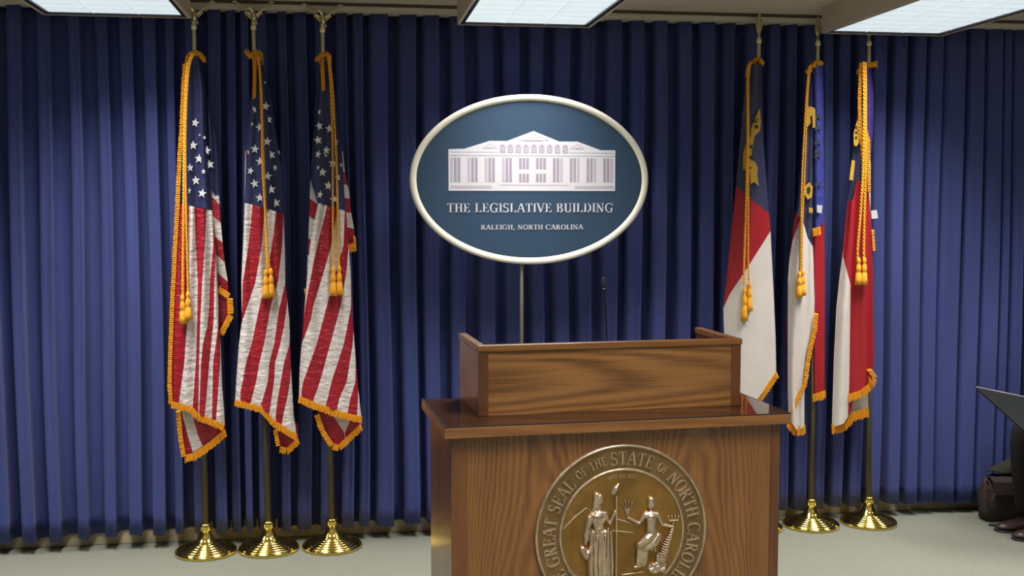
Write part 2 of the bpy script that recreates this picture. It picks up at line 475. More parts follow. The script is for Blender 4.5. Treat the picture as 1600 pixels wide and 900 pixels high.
def arc(cx, cy, rx, ry, a0, a1, w0=TN, w1=TK, n=10):
    """bowl whose stroke is thick at the sides and thin at top and bottom"""
    out = []
    P = []
    for i in range(n+1):
        a = math.radians(a0+(a1-a0)*i/n); w = w0+(w1-w0)*abs(math.cos(a))
        P.append(((cx+rx*math.cos(a), cy+ry*math.sin(a)), (cx+(rx-w)*math.cos(a), cy+(ry-min(w, TN*1.2+abs(math.cos(a))*w*.3))*math.sin(a))))
    for (a, b), (c, d) in zip(P, P[1:]): out.append([a, b, d, c])
    return out


def stem(x, w=TK, y0=0, y1=1): return [seg(x, y0, x, y1, w)]
def bar(x0, x1, y, w=TN): return [[(x0, y-w/2), (x1, y-w/2), (x1, y+w/2), (x0, y+w/2)]]
def srf(x, y, h=0.13): return bar(x-h-0.03, x+h+0.03, y+(TN/2 if y < .5 else -TN/2))


def glyph(ch):
    if ch == 'I': return stem(.17)+srf(.17, 0)+srf(.17, 1), .34
    if ch == 'T': return stem(.36)+srf(.36, 0)+bar(.02, .70, 1-TN/2)+[[(.02, 1), (.02, .76), (.07, .76), (.12, 1)], [(.70, 1), (.70, .76), (.65, .76), (.60, 1)]], .72
    if ch == 'H': return stem(.18)+stem(.66)+srf(.18, 0)+srf(.18, 1)+srf(.66, 0)+srf(.66, 1)+bar(.18, .66, .52), .84
    if ch in 'EFL':
        g = stem(.18)+srf(.18, 0)+srf(.18, 1); w = .66
        if ch != 'L': g += bar(.18, .60, 1-TN/2)+[[(.60, 1), (.60, .76), (.55, .76), (.48, 1)]]+bar(.18, .46, .52)+[[(.44, .65), (.48, .65), (.48, .39), (.44, .39)]]
        if ch != 'F': g += bar(.18, .62, TN/2)+[[(.64, 0), (.66, .27), (.61, .27), (.52, 0)]]
        return g, .70 if ch != 'F' else .64
    if ch in 'PRB':
        g = stem(.18)+srf(.18, 0)+srf(.18, 1)
        g += arc(.36, .76, .28, .24, -90, 90)+bar(.18, .37, 1-TN/2)+bar(.18, .37, .52+TN/2)
        if ch == 'R': g += [seg(.38, .52, .66, .03, TK)]+bar(.60, .80, TN/2); return g, .80
        if ch == 'B': g += arc(.38, .27, .32, .27, -90, 90)+bar(.18, .40, TN/2); return g, .76
        return g, .68
    if ch == 'D': return stem(.18)+srf(.18, 0)+srf(.18, 1)+arc(.34, .5, .46, .5, -90, 90)+bar(.18, .36, 1-TN/2)+bar(.18, .36, TN/2), .86
    if ch == 'O' or ch == '0': return arc(.44, .5, .42 if ch == 'O' else .3, .52, 0, 360, n=22), .88
    if ch in 'CG':
        g = arc(.46, .5, .44, .52, 48, 312, n=18)+[[(.78, .98), (.82, .98), (.82, .70), (.78, .70)]]
        if ch == 'G': g += stem(.70, TK, .02, .42)+bar(.56, .86, .44); return g, .90
        return g+[[(.78, .24), (.82, .24), (.82, .06), (.76, .06)]], .86
    if ch == 'A': return [seg(.08, .02, .38, 1, TN*1.2), seg(.42, 1, .72, .02, TK)]+bar(.2, .62, .36)+bar(-.02, .22, TN/2)+bar(.56, .86, TN/2), .82
    if ch == 'V': return [seg(.10, .98, .42, 0, TK), seg(.42, 0, .72, .98, TN*1.2)]+bar(-.03, .26, 1-TN/2)+bar(.60, .84, 1-TN/2), .80
    if ch == 'Y': return [seg(.10, .98, .40, .48, TK), seg(.40, .48, .68, .98, TN*1.2)]+stem(.40, TK, 0, .5)+srf(.40, 0)+bar(-.03, .24, 1-TN/2)+bar(.56, .80, 1-TN/2), .78
    if ch == 'N': return stem(.16, TN*1.2)+stem(.70, TN*1.2)+[seg(.14, .98, .70, .02, TK)]+srf(.16, 0)+bar(.0, .2, 1-TN/2)+srf(.70, 1), .88
    if ch == 'M': return stem(.16, TN*1.2)+stem(.84, TK)+[seg(.16, .98, .48, .05, TK), seg(.48, .05, .84, .98, TN*1.2)]+srf(.16, 0)+srf(.84, 0)+bar(.0, .2, 1-TN/2)+bar(.82, .98, 1-TN/2), 1.02
    if ch == 'U': return stem(.17, TK, .3, 1)+stem(.66, TN*1.2, .3, 1)+arc(.415, .32, .32, .34, 180, 360)+srf(.17, 1)+srf(.66, 1), .84
    if ch == 'S': return arc(.32, .74, .27, .27, 35, 270, TN, TK*.9)+arc(.33, .27, .29, .28, -145, 90, TN, TK*.9)+[[(.53, .98), (.57, .98), (.57, .74), (.53, .74)], [(.03, .02), (.07, .02), (.07, .28), (.03, .28)]], .66
    if ch == '1': return stem(.25)+srf(.25, 0)+[seg(.10, .82, .25, .98, TN)], .5
    if ch == '7': return bar(.05, .58, 1-TN)+[seg(.55, .96, .24, 0, TK)], .6
    if ch == '5': return bar(.14, .54, 1-TN)+stem(.14, TN, .55, 1)+arc(.28, .31, .28, .31, -150, 110), .62
    if ch == '2': return arc(.30, .72, .26, .28, -10, 170)+[seg(.50, .68, .08, .06, TK*.8)]+bar(.04, .58, TN), .64
    if ch == ',': return [[(.06, .14), (.2, .14), (.16, -.14), (.08, -.18)]], .28
    return [], .36


def text_width(s, h, sp=0.06): return sum(glyph(c)[1]+sp for c in s)*h-sp*h


def put_text(off, name, par, s, h, m, fr, d0, d1, sp=0.06, stretch=1.0):
    """centred straight line of capitals, one part per word; fr(u, v, d) -> point"""
    x = -text_width(s, h, sp)*stretch/2
    mb = MB(off)
    for c in s+' ':
        if c == ' ' and mb.v:
            mb.build(name, par); mb = MB(off)
        g, wd = glyph(c)
        for p in g: mb.prism([(x+u*h*stretch, v*h) for u, v in p], m, fr, d0, d1)
        x += (wd+sp)*h*stretch


def put_text_arc(name, par, items, r, m, fr, d0, d1, a_start, a_end):
    """items [(text, height)] run clockwise from a_start to a_end degrees"""
    tot = sum((glyph(c)[1]+0.08)*h for s, h in items for c in s)
    arc_len = math.radians(a_start-a_end)*r
    k = arc_len/tot; pos = 0; mb = MB()
    for s, h in items+[(' ', items[-1][1])]:
        for c in s:
            if c == ' ' and mb.v:
                mb.build(name, par); mb = MB()
            g, wd = glyph(c); wt = (wd+0.08)*h*k
            a = math.radians(a_start)-(pos+wt/2)/r
            ca, sa = math.cos(a), math.sin(a)
            for p in g:
                q = []
                for u, v in p:
                    du = (u-wd/2)*h*min(k, 1.12); rr = r-h*0.5+v*h
                    q.append((rr*ca+du*sa, rr*sa-du*ca))
                mb.prism(q, m, fr, d0, d1)
            pos += wt


# ---------------------------------------------------------------- seal on the lectern
SR = 0.2665; SCX, SCZ = 0.535, 0.677
SU = SR/548.0
seal = bpy.data.objects.new('bronze_seal', None)


def fseal(u, v, d): return Vector((SCX+u, by0-0.001-d, SCZ+v))
def fs_(X, Y, d): return fseal((X-620)*SU, (606-Y)*SU, d)


def ring(mb, r0, r1, d0, d1, m, n=96):
    vs = []; fs = []
    for k in range(n):
        t = 2*PI*k/n; c, s = math.cos(t), math.sin(t)
        rm = (r0+r1)/2
        for r, d in ((r0, d0), (r0, d1*0.6+d0*.4), (rm, d1), (r1, d1*0.6+d0*.4), (r1, d0)): vs.append(fseal(r*c, r*s, d))
    for k in range(n):
        for j in range(4):
            a = k*5+j; c_ = ((k+1) % n)*5+j
            fs.append((a, a+1, c_+1, c_))
    mb.add(vs, fs, m, True)


def disc(mb, r, d0, d1, m, fr=fseal, n=96, sx=1.0):
    mb.prism([(r*math.cos(2*PI*k/n)*sx, r*math.sin(2*PI*k/n)) for k in range(n)], m, fr, d0, d1)


b = MB(); disc(b, SR*0.985, 0, 0.008, BRONZED); disc(b, SR*0.70, 0.008, 0.0095, BRONZE)
sealo = b.build('state_seal', lec, label='round bronze seal relief')
b = MB(); ring(b, SR*0.965, SR, 0, 0.016, BRONZEL); ring(b, SR*0.70, SR*0.73, 0.008, 0.015, BRONZEL)
b.build('seal_rim', sealo, label='raised double rim of the seal')
h1, h2 = 0.040, 0.026
# top arc clockwise from lower left
put_text_arc('seal_word', sealo, [('THE GREAT SEAL ', h1), ('OF THE ', h2), ('STATE ', h1), ('OF ', h2), ('NORTH CAROLINA', h1)], SR*0.845, BRONZEL, fseal, 0.008, 0.0125, 229.5, -54.5)
put_text_arc('seal_date', sealo, [('MAY 20, 1775', 0.013)], SR*0.645, BRONZEL, fseal, 0.009, 0.0115, 105.5, 75)


def capsules(mb, lst, m=BRONZEL, sc=1.0):
    """lst of (points, radii) in seal drawing units, flattened relief"""
    for pts, rs in lst:
        P = [fs_(x, y, 0.009+d*SU) for x, y, d in pts]
        mb.tube(P, [r*SU for r in rs], m, n=10, sq=(1, 1))
        mb.ell(P[0], (rs[0]*SU,)*3, m, 8, 6); mb.ell(P[-1], (rs[-1]*SU,)*3, m, 8, 6)


def fuse(mb, name, voxel, flat=0.6):
    me = mb.mesh('tmp'); to = bpy.data.objects.new('tmp', me); C.objects.link(to)
    md = to.modifiers.new('r', 'REMESH'); md.mode = 'VOXEL'; md.voxel_size = voxel; md.use_smooth_shade = True
    sm = to.modifiers.new('s', 'SMOOTH'); sm.factor = 0.5; sm.iterations = 2
    dg = bpy.context.evaluated_depsgraph_get()
    m2 = bpy.data.meshes.new_from_object(to.evaluated_get(dg)); bpy.data.objects.remove(to)
    m2.name = name
    m2.materials.clear(); m2.materials.append(mb.mats[0])
    for p in m2.polygons: p.use_smooth = True
    return m2


def relief(name, lst, extra=None, label=None):
    mb = MB(); capsules(mb, lst)
    if extra: extra(mb)
    me = fuse(mb, name, 0.0011)
    o = bpy.data.objects.new(name, me); C.objects.link(o); o.parent = sealo
    if label: o['label'] = label
    return o


robe = [([(438, 600, 10), (428, 760, 12), (436, 960, 12)], [30, 32, 26]), ([(470, 600, 18), (466, 760, 20), (470, 960, 20)], [34, 34, 32]), ([(505, 600, 12), (512, 760, 14), (514, 960, 12)], [28, 32, 26])]
folds = [([(413+i*17, 560+22*(i % 3), 52), (408+i*18+8*math.sin(i*2), 780, 54), (418+i*17, 960, 54)], [5, 8, 7]) for i in range(8)]
relief('liberty_figure', [
    ([(470, 375, 12), (468, 398, 14)], [26, 24]), ([(455, 365, 10), (448, 420, 8), (440, 460, 6)], [24, 20, 12]),
    ([(470, 410, 8), (468, 460, 10)], [13, 16]),
    ([(425, 490, 8), (470, 478, 12), (505, 482, 8)], [24, 28, 22]), ([(455, 500, 18), (462, 560, 18), (465, 620, 16)], [38, 32, 36]),
    ([(490, 515, 24), (488, 520, 24)], [18, 16]), ([(452, 518, 24), (450, 520, 24)], [18, 16]),
    ([(412, 500, 10), (395, 570, 12), (390, 640, 14)], [22, 17, 12]), ([(508, 490, 10), (535, 545, 12), (570, 470, 12)], [18, 14, 9]),
    ]+robe+folds, label='standing draped figure in relief')
relief('liberty_pole', [([(578, 380, 12), (578, 960, 12)], [6, 6]), ([(556, 352, 12), (575, 325, 12), (592, 300, 10)], [16, 17, 7])], label='pole topped by a cap in relief')
relief('scroll', [([(365, 690, 12), (395, 730, 12)], [22, 30]), ([(385, 660, 14), (378, 600, 10)], [8, 5]), ([(400, 720, 20), (415, 700, 20)], [26, 20])])


def horn(mb):
    d_ = lambda q: 0.009+q*SU
    for i in range(13):
        t = i/12; x = 938-58*t-8*math.sin(t*3); y = 606+175*t; r = 12+26*t
        mb.ell(fs_(x, y, d_(10+8*t)), (r*1.15*SU, (16+12*t)*SU, 5*SU), BRONZEL, 10, 6, Matrix.Rotation(0.35, 3, 'Y'))
    mb.ell(fs_(842, 838, d_(4)), (62*SU, 16*SU, 34*SU), BRONZEL, 14, 8)
    mb.ell(fs_(868, 780, d_(6)), (34*SU, 16*SU, 40*SU), BRONZEL, 12, 8)
    for i in range(26):
        rr = random.Random(i); mb.ell(fs_(rr.uniform(790, 895), rr.uniform(812, 866), d_(14)), ((rr.uniform(9, 14)*SU),)*3, BRONZEL, 8, 6)


relief('plenty_figure', [
    ([(802, 425, 12), (798, 448, 12)], [25, 21]), ([(800, 410, 12), (812, 414, 10)], [22, 16]), ([(797, 455, 10), (798, 490, 10)], [11, 14]),
    ([(765, 505, 10), (800, 498, 12), (838, 505, 10)], [20, 24, 20]), ([(800, 520, 16), (798, 570, 15), (800, 610, 14)], [34, 28, 32]),
    ([(782, 535, 24), (783, 537, 24)], [15, 13]), ([(818, 535, 24), (818, 537, 24)], [15, 13]),
    ([(755, 510, 10), (722, 552, 12), (660, 515, 14)], [16, 13, 8]), ([(845, 510, 10), (875, 570, 12), (945, 588, 12)], [16, 12, 8]),
    ([(810, 620, 16), (770, 650, 26), (725, 685, 26)], [32, 30, 24]), ([(840, 640, 14), (810, 680, 24), (760, 710, 24)], [30, 30, 22]),
    ([(722, 690, 18), (722, 750, 16), (715, 815, 12)], [18, 14, 10]), ([(760, 710, 18), (762, 770, 14), (752, 810, 12)], [24, 20, 18]), ([(735, 700, 12), (745, 800, 10)], [22, 22]),
    ([(700, 826, 12), (735, 820, 12)], [10, 9]),
    ]+[([(735+i*16, 655+i*2, 34), (725+i*20, 700+i*5, 34)], [4, 5]) for i in range(6)], label='seated draped figure in relief')
relief('cornucopia', [([(944, 592, 10), (932, 640, 12), (905, 710, 12), (875, 790, 12)], [7, 11, 17, 22])], horn, label='ribbed horn spilling fruit in relief')
relief('wheat_sprig', [([(650, 500, 8), (650+dx, 500-dy, 8)], [4, 4]) for dx, dy in ((-35, 85), (-15, 95), (8, 92), (30, 82))]+[([(650, 515, 10), (650, 498, 8)], [6, 5])])
relief('wheat_sprig', [([(922+i*18, 545, 8), (915+i*22, 520, 8)], [4, 5]) for i in range(4)]+[([(920, 548, 8), (980, 550, 8)], [5, 5]), ([(945, 580, 8), (948, 548, 8)], [4, 5])])
for ln_ in (([(250, 560, 2), (320, 490, 3), (390, 440, 2), (440, 470, 1)], [5, 6, 5, 3]), ([(585, 520, 2), (660, 545, 3), (720, 570, 2)], [5, 6, 4]), ([(560, 590, 2), (620, 600, 2), (690, 612, 2)], [4, 5, 4])):
    relief('mountain_line', [ln_])
for ln_ in (([(275, 820, 2), (330, 855, 3), (410, 900, 3), (500, 960, 3)], [5, 6, 6, 5]), ([(620, 870, 2), (760, 862, 2)], [4, 4]), ([(600, 900, 2), (760, 892, 2)], [4, 4])):
    relief('ground_line', [ln_])

# ---------------------------------------------------------------- microphone behind the hutch
p0 = atz(948, 560, LH) ; pm = Vector((0.838, 3.52, LH))
top = at(943, 441, 3.45)
low = at(948, 530, 3.52)
mic = thing('gooseneck_microphone', (low.x, 3.52, LH+0.0005), 'thin black gooseneck microphone rising behind the lectern hutch', 'microphone')
off = mic.location
b = MB(off); b.lathe([(0.028, 0), (0.028, 0.006), (0.02, 0.014), (0.006, 0.018)], MICM, off, 20); b.build('mic_base', mic)
b = MB(off); b.tube([off+Vector((0, 0, .012)), low, low+Vector((-.002, 0, .06)), at(945, 462, 3.48), at(944, 452, 3.46)], [0.0035, 0.003, 0.003, 0.0032, 0.005], MICM, 8); b.build('gooseneck', mic)
b = MB(off); b.ell(top, (0.0095, 0.0095, 0.017), MICG); b.build('mic_head', mic)

# ---------------------------------------------------------------- oval sign on its stand
SY = 5.20
sc_ = at(829, 281, SY); MPP = 1131.0/372/1000   # metres per photo pixel at the sign
sg = thing('oval_sign', (sc_.x, SY, 0), 'large oval dark blue sign THE LEGISLATIVE BUILDING with white rim, on a thin stand', 'sign')


def fsg(u, v, d): return Vector((sc_.x+u, SY-d, sc_.z+v))


A_, B_ = 186*MPP, 131.5*MPP*0.99
b = MB(sg.location)
NE = 128
el = lambda a, bb, k: (a*math.cos(2*PI*k/NE), bb*math.sin(2*PI*k/NE))
b.prism([el(A_-0.005, B_-0.005, k) for k in range(NE)], SIGNB, fsg, -0.012, 0.006)
o = b.build('sign_face', sg)
face = o
b = MB(sg.location)
vs = []; fs = []
for k in range(NE):
    for da, d in ((0, -0.012), (0, 0.010), (0.008, 0.014), (0.024, 0.014), (0.031, 0.006)):
        u, v = el(A_-da, B_-da, k); vs.append(fsg(u, v, d))
for k in range(NE):
    for j in range(4):
        a = k*5+j; c_ = ((k+1) % NE)*5+j; fs.append((a, a+1, c_+1, c_))
b.add(vs, fs, SIGNW, True); b.build('sign_rim', sg, label='raised cream rim')
# thin dark green pin line inside the rim
b = MB(sg.location); vs = []; fs = []
for k in range(NE):
    for da in (0.031, 0.034):
        u, v = el(A_-da, B_-da, k); vs.append(fsg(u, v, 0.0068))
for k in range(NE):
    a = k*2; c_ = ((k+1) % NE)*2; fs.append((a, a+1, c_+1, c_))
b.add(vs, fs, mat('sign_pin_line', (0.05, 0.07, 0.03), .5, var=.05)); b.build('pin_line', face)


def spx(x, y): return ((x-829)*MPP, (281-y)*MPP)


def emb(mb, pts, m, d=0.0075): mb.prism([spx(x, y) for x, y in pts], m, fsg, 0.006, d)
def er(mb, x0, y0, x1, y1, m, d): emb(mb, [(x0, y0), (x1, y0), (x1, y1), (x0, y1)], m, d)


Zx = lambda X: 690+X/5.0
Zy = lambda Y: 190+Y/5.0
b = MB(sg.location)
emb(b, [(Zx(60), Zy(540)), (Zx(60), Zy(225)), (Zx(180), Zy(222)), (Zx(375), Zy(160)), (Zx(510), Zy(160)), (Zx(715), Zy(82)), (Zx(915), Zy(160)), (Zx(1060), Zy(160)), (Zx(1245), Zy(225)), (Zx(1360), Zy(225)), (Zx(1360), Zy(540))], SIGNP, 0.0075)
for k in range(9):      # arched windows
    cx = 475+k*61
    emb(b, [(Zx(cx-21), Zy(248)), (Zx(cx-21), Zy(205))]+[(Zx(cx-21*math.cos(PI*j/8)), Zy(205-19*math.sin(PI*j/8))) for j in range(1, 8)]+[(Zx(cx+21), Zy(205)), (Zx(cx+21), Zy(248))], SIGNG, 0.0080)
    er(b, Zx(cx-14), Zy(248), Zx(cx-2), Zy(202), SIGNM, 0.0084); er(b, Zx(cx+2), Zy(248), Zx(cx+14), Zy(202), SIGNM, 0.0084)
er(b, Zx(75), Zy(268), Zx(1350), Zy(273), SIGNM, 0.0080)
er(b, Zx(75), Zy(243), Zx(440), Zy(247), SIGNM, 0.0080); er(b, Zx(990), Zy(243), Zx(1350), Zy(247), SIGNM, 0.0080)
for cxs in (380, 1060):
    for k in range(3): emb(b, [(Zx(cxs-60+k*22), Zy(215)), (Zx(cxs), Zy(178+k*12)), (Zx(cxs+60-k*22), Zy(215))], (SIGNM, SIGNP, SIGNM)[k], 0.0080+k*0.0003)
for k in range(4): emb(b, [(Zx(590+k*26), Zy(155)), (Zx(715), Zy(100+k*13)), (Zx(840-k*26), Zy(155))], (SIGNM, SIGNP)[k % 2], 0.0080+k*0.0003)
for k in range(10):     # bays between columns
    x0 = 70+k*132.3
    for j in range(3):
        xx = x0+4+j*28
        if k in (4, 5):
            er(b, Zx(xx), Zy(288), Zx(xx+21), Zy(372), SIGNG, 0.0080); er(b, Zx(xx), Zy(408), Zx(xx+21), Zy(472), SIGNG, 0.0080)
        else:
            er(b, Zx(xx), Zy(288), Zx(xx+21), Zy(472), (SIGNG, SIGNG, SIGNM)[j] if k > 4 else (SIGNM, SIGNG, SIGNG)[j], 0.0080)
er(b, Zx(75), Zy(500), Zx(390), Zy(520), SIGNM, 0.0080); er(b, Zx(1040), Zy(500), Zx(1350), Zy(520), SIGNM, 0.0080)
er(b, Zx(450), Zy(492), Zx(990), Zy(497), SIGNM, 0.0080)
b.build('building_emblem', face, label='white printed image of a long columned building with a gabled roof')
u0, v0 = spx(829.5, 331)
h = 14.0*MPP; wt = text_width('THE LEGISLATIVE BUILDING', h)
put_text(sg.location, 'title_word', face, 'THE LEGISLATIVE BUILDING', h, SIGNP, lambda u, v, d: fsg(u0+u, v0+v, d), 0.006, 0.008, stretch=260*MPP/wt)
u1, v1 = spx(831.5, 357.5); h = 7.6*MPP; s2 = 'RALEIGH, NORTH CAROLINA'; wt = text_width(s2, h)
put_text(sg.location, 'place_word', face, s2, h, SIGNP, lambda u, v, d: fsg(u1+u, v1+v, d), 0.006, 0.008, stretch=160*MPP/wt)
px_ = at(815, 480, SY+0.03).x
b = MB(sg.location); b.tube([(px_, SY+0.03, 0.02), (px_, SY+0.03, sc_.z+0.2)], 0.0095, mat('stand_metal', (0.33, 0.30, 0.24), 0.35, 0.8, var=0.1), 12); b.build('stand_pole', sg)
b = MB(sg.location); b.lathe([(0.17, 0), (0.17, 0.012), (0.05, 0.024), (0.02, 0.05)], MICM, (px_, SY+0.03, 0.0), 32); b.build('stand_base', sg)
b = MB(sg.location); b.box(px_-0.06, px_+0.06, SY+0.012, SY+0.024, sc_.z-0.1, sc_.z+0.1, MICM); b.build('bracket', sg)

# ---------------------------------------------------------------- flags
PY = 5.38


def mk_base():
    b = MB()
    pr = [(0.0, 0.0), (0.141, 0.0), (0.1435, 0.006), (0.1430, 0.014), (0.140, 0.018), (0.137, 0.016)]
    r = 0.136; z = 0.020
    for k in range(5):      # turned rings on the shallow dome
        pr += [(r, z), (r-0.004, z+0.006), (r-0.012, z+0.007), (r-0.015, z+0.003)]
        r -= 0.0165; z += 0.0062
    pr += [(0.052, 0.050), (0.050, 0.056), (0.040, 0.066), (0.030, 0.082), (0.024, 0.098), (0.021, 0.106), (0.016, 0.108), (0.016, 0.112)]
    b.lathe(pr, BRASS, n=48)
    nt_ = MB(); nt_.lathe([(0.016, 0.103), (0.024, 0.106), (0.0262, 0.111), (0.0262, 0.134), (0.023, 0.141), (0.014, 0.142)], BRASS, n=24)
    return b.mesh('flag_base'), nt_.mesh('flag_base_nut')


BASEM, NUTM = mk_base()


def star_mesh():
    b = MB(); p = []
    for k in range(10):
        a = PI/2+k*PI/5; r = 1.0 if k % 2 == 0 else 0.42
        p.append((r*math.cos(a), r*math.sin(a)))
    b.prism(p, STARM, lambda u, v, d: Vector((u, -d, v)), 0, 0.12)
    return b.mesh('star')


STAR = star_mesh()


def link(me, name, parent, loc=(0, 0, 0)):
    o = bpy.data.objects.new(name, me); C.objects.link(o); o.parent = parent; o.location = loc
    return o


def zb(lst): return [[(y, 240+X/3.461) for y, X in l] for l in lst]


class Flag:
    def __init__(s, label, group, bx, by_, tx, ty, tz_px=None):
        base = atz(bx, by_, 0)
        base.y = PY; base.x = at(bx, by_, PY).x; base.z = 0
        s.base = base
        s.top = at(tx, ty, PY-0.0)
        s.t = thing('flag_stand', base, label, 'flag', group)
        link(BASEM, 'base', s.t, (0, 0, 0)); link(NUTM, 'base_nut', s.t)
        d = (s.top-base)
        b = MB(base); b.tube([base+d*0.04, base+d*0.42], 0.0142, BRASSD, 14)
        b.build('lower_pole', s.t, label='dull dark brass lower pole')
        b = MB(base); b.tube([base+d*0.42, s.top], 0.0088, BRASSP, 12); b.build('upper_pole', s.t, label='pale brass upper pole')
        b = MB(base); b.lathe([(0.008, -0.012), (0.0125, -0.01), (0.0135, 0), (0.0125, 0.008), (0.009, 0.012), (0.007, 0.016)], BRASSP, s.top, 16); b.build('collar', s.t)
        s.cloths = {}; s.seed = random.Random(bx)

    def D(s, u, y, amp, folds, ph, slant):
        u = min(1, max(0, u))
        e = math.sqrt(max(0, 1-(2*u-1)**2))
        f = math.sin(2*PI*(folds*u+slant*(y-300)/300)+ph)
        return amp*e + 0.35*amp*f*min(1, e*1.3)

    def patch(s, name, L, R, T, B, bounds, cols, base_d=0.03, amp=0.03, folds=2.0, ph=0.0, slant=0.2, swap=False, nrow=None, parent=None, sub=5, back=True, label=None):
        """cloth between edges L, R [(y, x)] and T, B [(x, y)]; colour stripes between bounds [(y, x)]"""
        ys = [p[0] for p in L]; tot = max(abs(interp(B, p[1])-interp(T, p[1])) for p in L+R)
        sub = max(sub, 24//len(cols)); nrow = nrow or max(6, int(tot/7))
        grid = []
        bl = [L]+bounds+[R]
        for r in range(nrow+1):
            sv = r/nrow; cols_p = []
            for bb in bl:
                x = bb[len(bb)//2][1]
                for _ in range(8):
                    y = interp(T, x)*(1-sv)+interp(B, x)*sv
                    lx = interp(L, y); rx = interp(R, y)
                    x = min(max(interp(bb, y), lx), rx)
                y = interp(T, x)*(1-sv)+interp(B, x)*sv
                cols_p.append((x, y))
            for i in range(1, len(cols_p)):
                if cols_p[i][0] < cols_p[i-1][0]: cols_p[i] = cols_p[i-1]
            row = []
            for i in range(len(cols_p)-1):
                (xa, ya), (xb, yb) = cols_p[i], cols_p[i+1]
                for k in range(sub):
                    xx = xa+(xb-xa)*k/sub; row.append((xx, interp(T, xx)*(1-sv)+interp(B, xx)*sv))
            row.append(cols_p[-1]); grid.append(row)
        nc = len(grid[0]); vs = []; fs = []; cm = []
        for sgn in (1, -0.6):
            for row in grid:
                xl, xr = row[0][0], row[-1][0]
                for (x, y) in row:
                    u = (x-xl)/(xr-xl) if xr > xl else 0.5
                    dd = s.D(u, (x if swap else y), amp, folds, ph, slant)
                    if sgn < 0: dd = abs(dd)+0.0015 if 0.001 < u < .999 else dd*-1/0.6
                    X, Y = (y, x) if swap else (x, y)
                    vs.append(at(X, Y, PY-base_d-sgn*dd))
        mb = MB(s.base); b0 = len(grid)*nc
        for lay in range(2 if back else 1):
            for r in range(len(grid)-1):
                for c in range(nc-1):
                    a = lay*b0+r*nc+c
                    fs.append((a, a+1, a+nc+1, a+nc)); cm.append(cols[min(c//sub, len(cols)-1)])
        k0 = 0
        mb.v = [p-mb.off for p in vs]
        for f, m in zip(fs, cm): mb.f.append(list(f)); mb.m.append(mb.mi(m)); mb.smooth.append(True)
        o = mb.mesh(name)
        bm = bmesh.new(); bm.from_mesh(o)
        bmesh.ops.remove_doubles(bm, verts=bm.verts, dist=2e-4)
        bm.to_mesh(o); bm.free()
        ob = bpy.data.objects.new(name, o); C.objects.link(ob); ob.parent = parent or s.t
        if label: ob['label'] = label
        s.last = (L, R, base_d, amp, folds, ph, slant, ob)
        return ob

    def depth(s, x, y):
        L, R, bd, amp, fo, ph, sl, ob = s.last
        xl, xr = interp(L, y), interp(R, y)
        return PY-bd-s.D((x-xl)/(xr-xl), y, amp, fo, ph, sl)

    def stars(s, lst):
        ob = s.last[-1]
        for q in lst:
            x, y = q[:2]; r = 1.1*(q[2] if len(q) > 2 else 6.6)
            p = at(x, y, s.depth(x, y)-0.004)
            o = link(STAR, 'star', ob, p-s.base); k = r*0.00308
            o.scale = (k*(q[3] if len(q) > 3 else 0.92), 0.02, k); o.rotation_euler = (0, s.seed.uniform(-.3, .3), 0)

    def fringe(s, pts, d, ln=9.5, side=1, grav=0.35, step=1.7, parent=None, name='fringe', mat_=None, wid=None):
        """bullion fringe: a row of twisted strands hanging from a tape that follows pts"""
        m = mat_ or GOLDC
        mb = MB(s.base); P = [Vector((x, y)) for x, y in pts]
        segs = []
        tot = sum((b-a).length for a, b in zip(P, P[1:])); nst = max(2, int(tot/step)); acc = 0
        samples = []
        for i in range(nst+1):
            t = tot*i/nst; q = 0
            for a, b_ in zip(P, P[1:]):
                l = (b_-a).length
                if q+l >= t-1e-6: samples.append((a+(b_-a)*((t-q)/l if l else 0), (b_-a).normalized())); break
                q += l
        dep = (lambda x, y: d) if not callable(d) else d
        for i, (p, tg) in enumerate(samples):
            nrm = Vector((-tg.y, tg.x))*side
            dr = (nrm*(1-grav)+Vector((0, 1))*grav).normalized()
            l = ln*s.seed.uniform(0.9, 1.1); wv = step*0.62
            Y = PY-dep(p.x, p.y)-0.002*(i % 2)-s.seed.uniform(0, .0015)
            a0 = p-tg*wv-dr*1.2; a1 = p+tg*wv-dr*1.2; e = p+dr*l+tg*s.seed.uniform(-.4, .4)
            b0 = e-tg*wv*.85; b1 = e+tg*wv*.85
            q = [a0, a1, b1, b0]
            mid = [(a0+b0)/2, (a1+b1)/2]
            fr = [at(v.x, v.y, Y) for v in q]; c0 = at(((a0+a1)/2).x, ((a0+a1)/2).y, Y-0.004); c1 = at(((b0+b1)/2).x, ((b0+b1)/2).y, Y-0.004)
            mb.add([fr[0], fr[1], fr[2], fr[3], c0, c1], [(0, 4, 5, 3), (4, 1, 2, 5), (0, 3, 2, 1), (3, 5, 2), (0, 1, 4)], m)
        return mb.build(name, parent or s.t, kind='stuff')

    def cord(s, pts, d=0.085, r=0.0036, name='cord'):
        mb = MB(s.base); P = catmull([tuple(p) for p in pts], 4)
        dep = d if callable(d) else (lambda x, y: d)
        Q = [at(x, y, PY-dep(x, y)) for x, y in P]
        # two plied strands
        for o_ in (0, PI):
            pts3 = []
            acc = 0
            for i, q in enumerate(Q):
                if i: acc += (q-Q[i-1]).length
                pts3.append(q)
            dense = []
            for i in range(len(Q)-1):
                nseg = max(1, int((Q[i+1]-Q[i]).length/0.006))
                for k in range(nseg): dense.append(Q[i].lerp(Q[i+1], k/nseg))
            dense.append(Q[-1])
            dense = [q+Vector((math.cos(i*1.1+o_), math.sin(i*1.1+o_), 0))*r*0.5 for i, q in enumerate(dense)]
            mb.tube(dense, r*0.72, CORDM, 6)
        return mb.build(name, s.t)

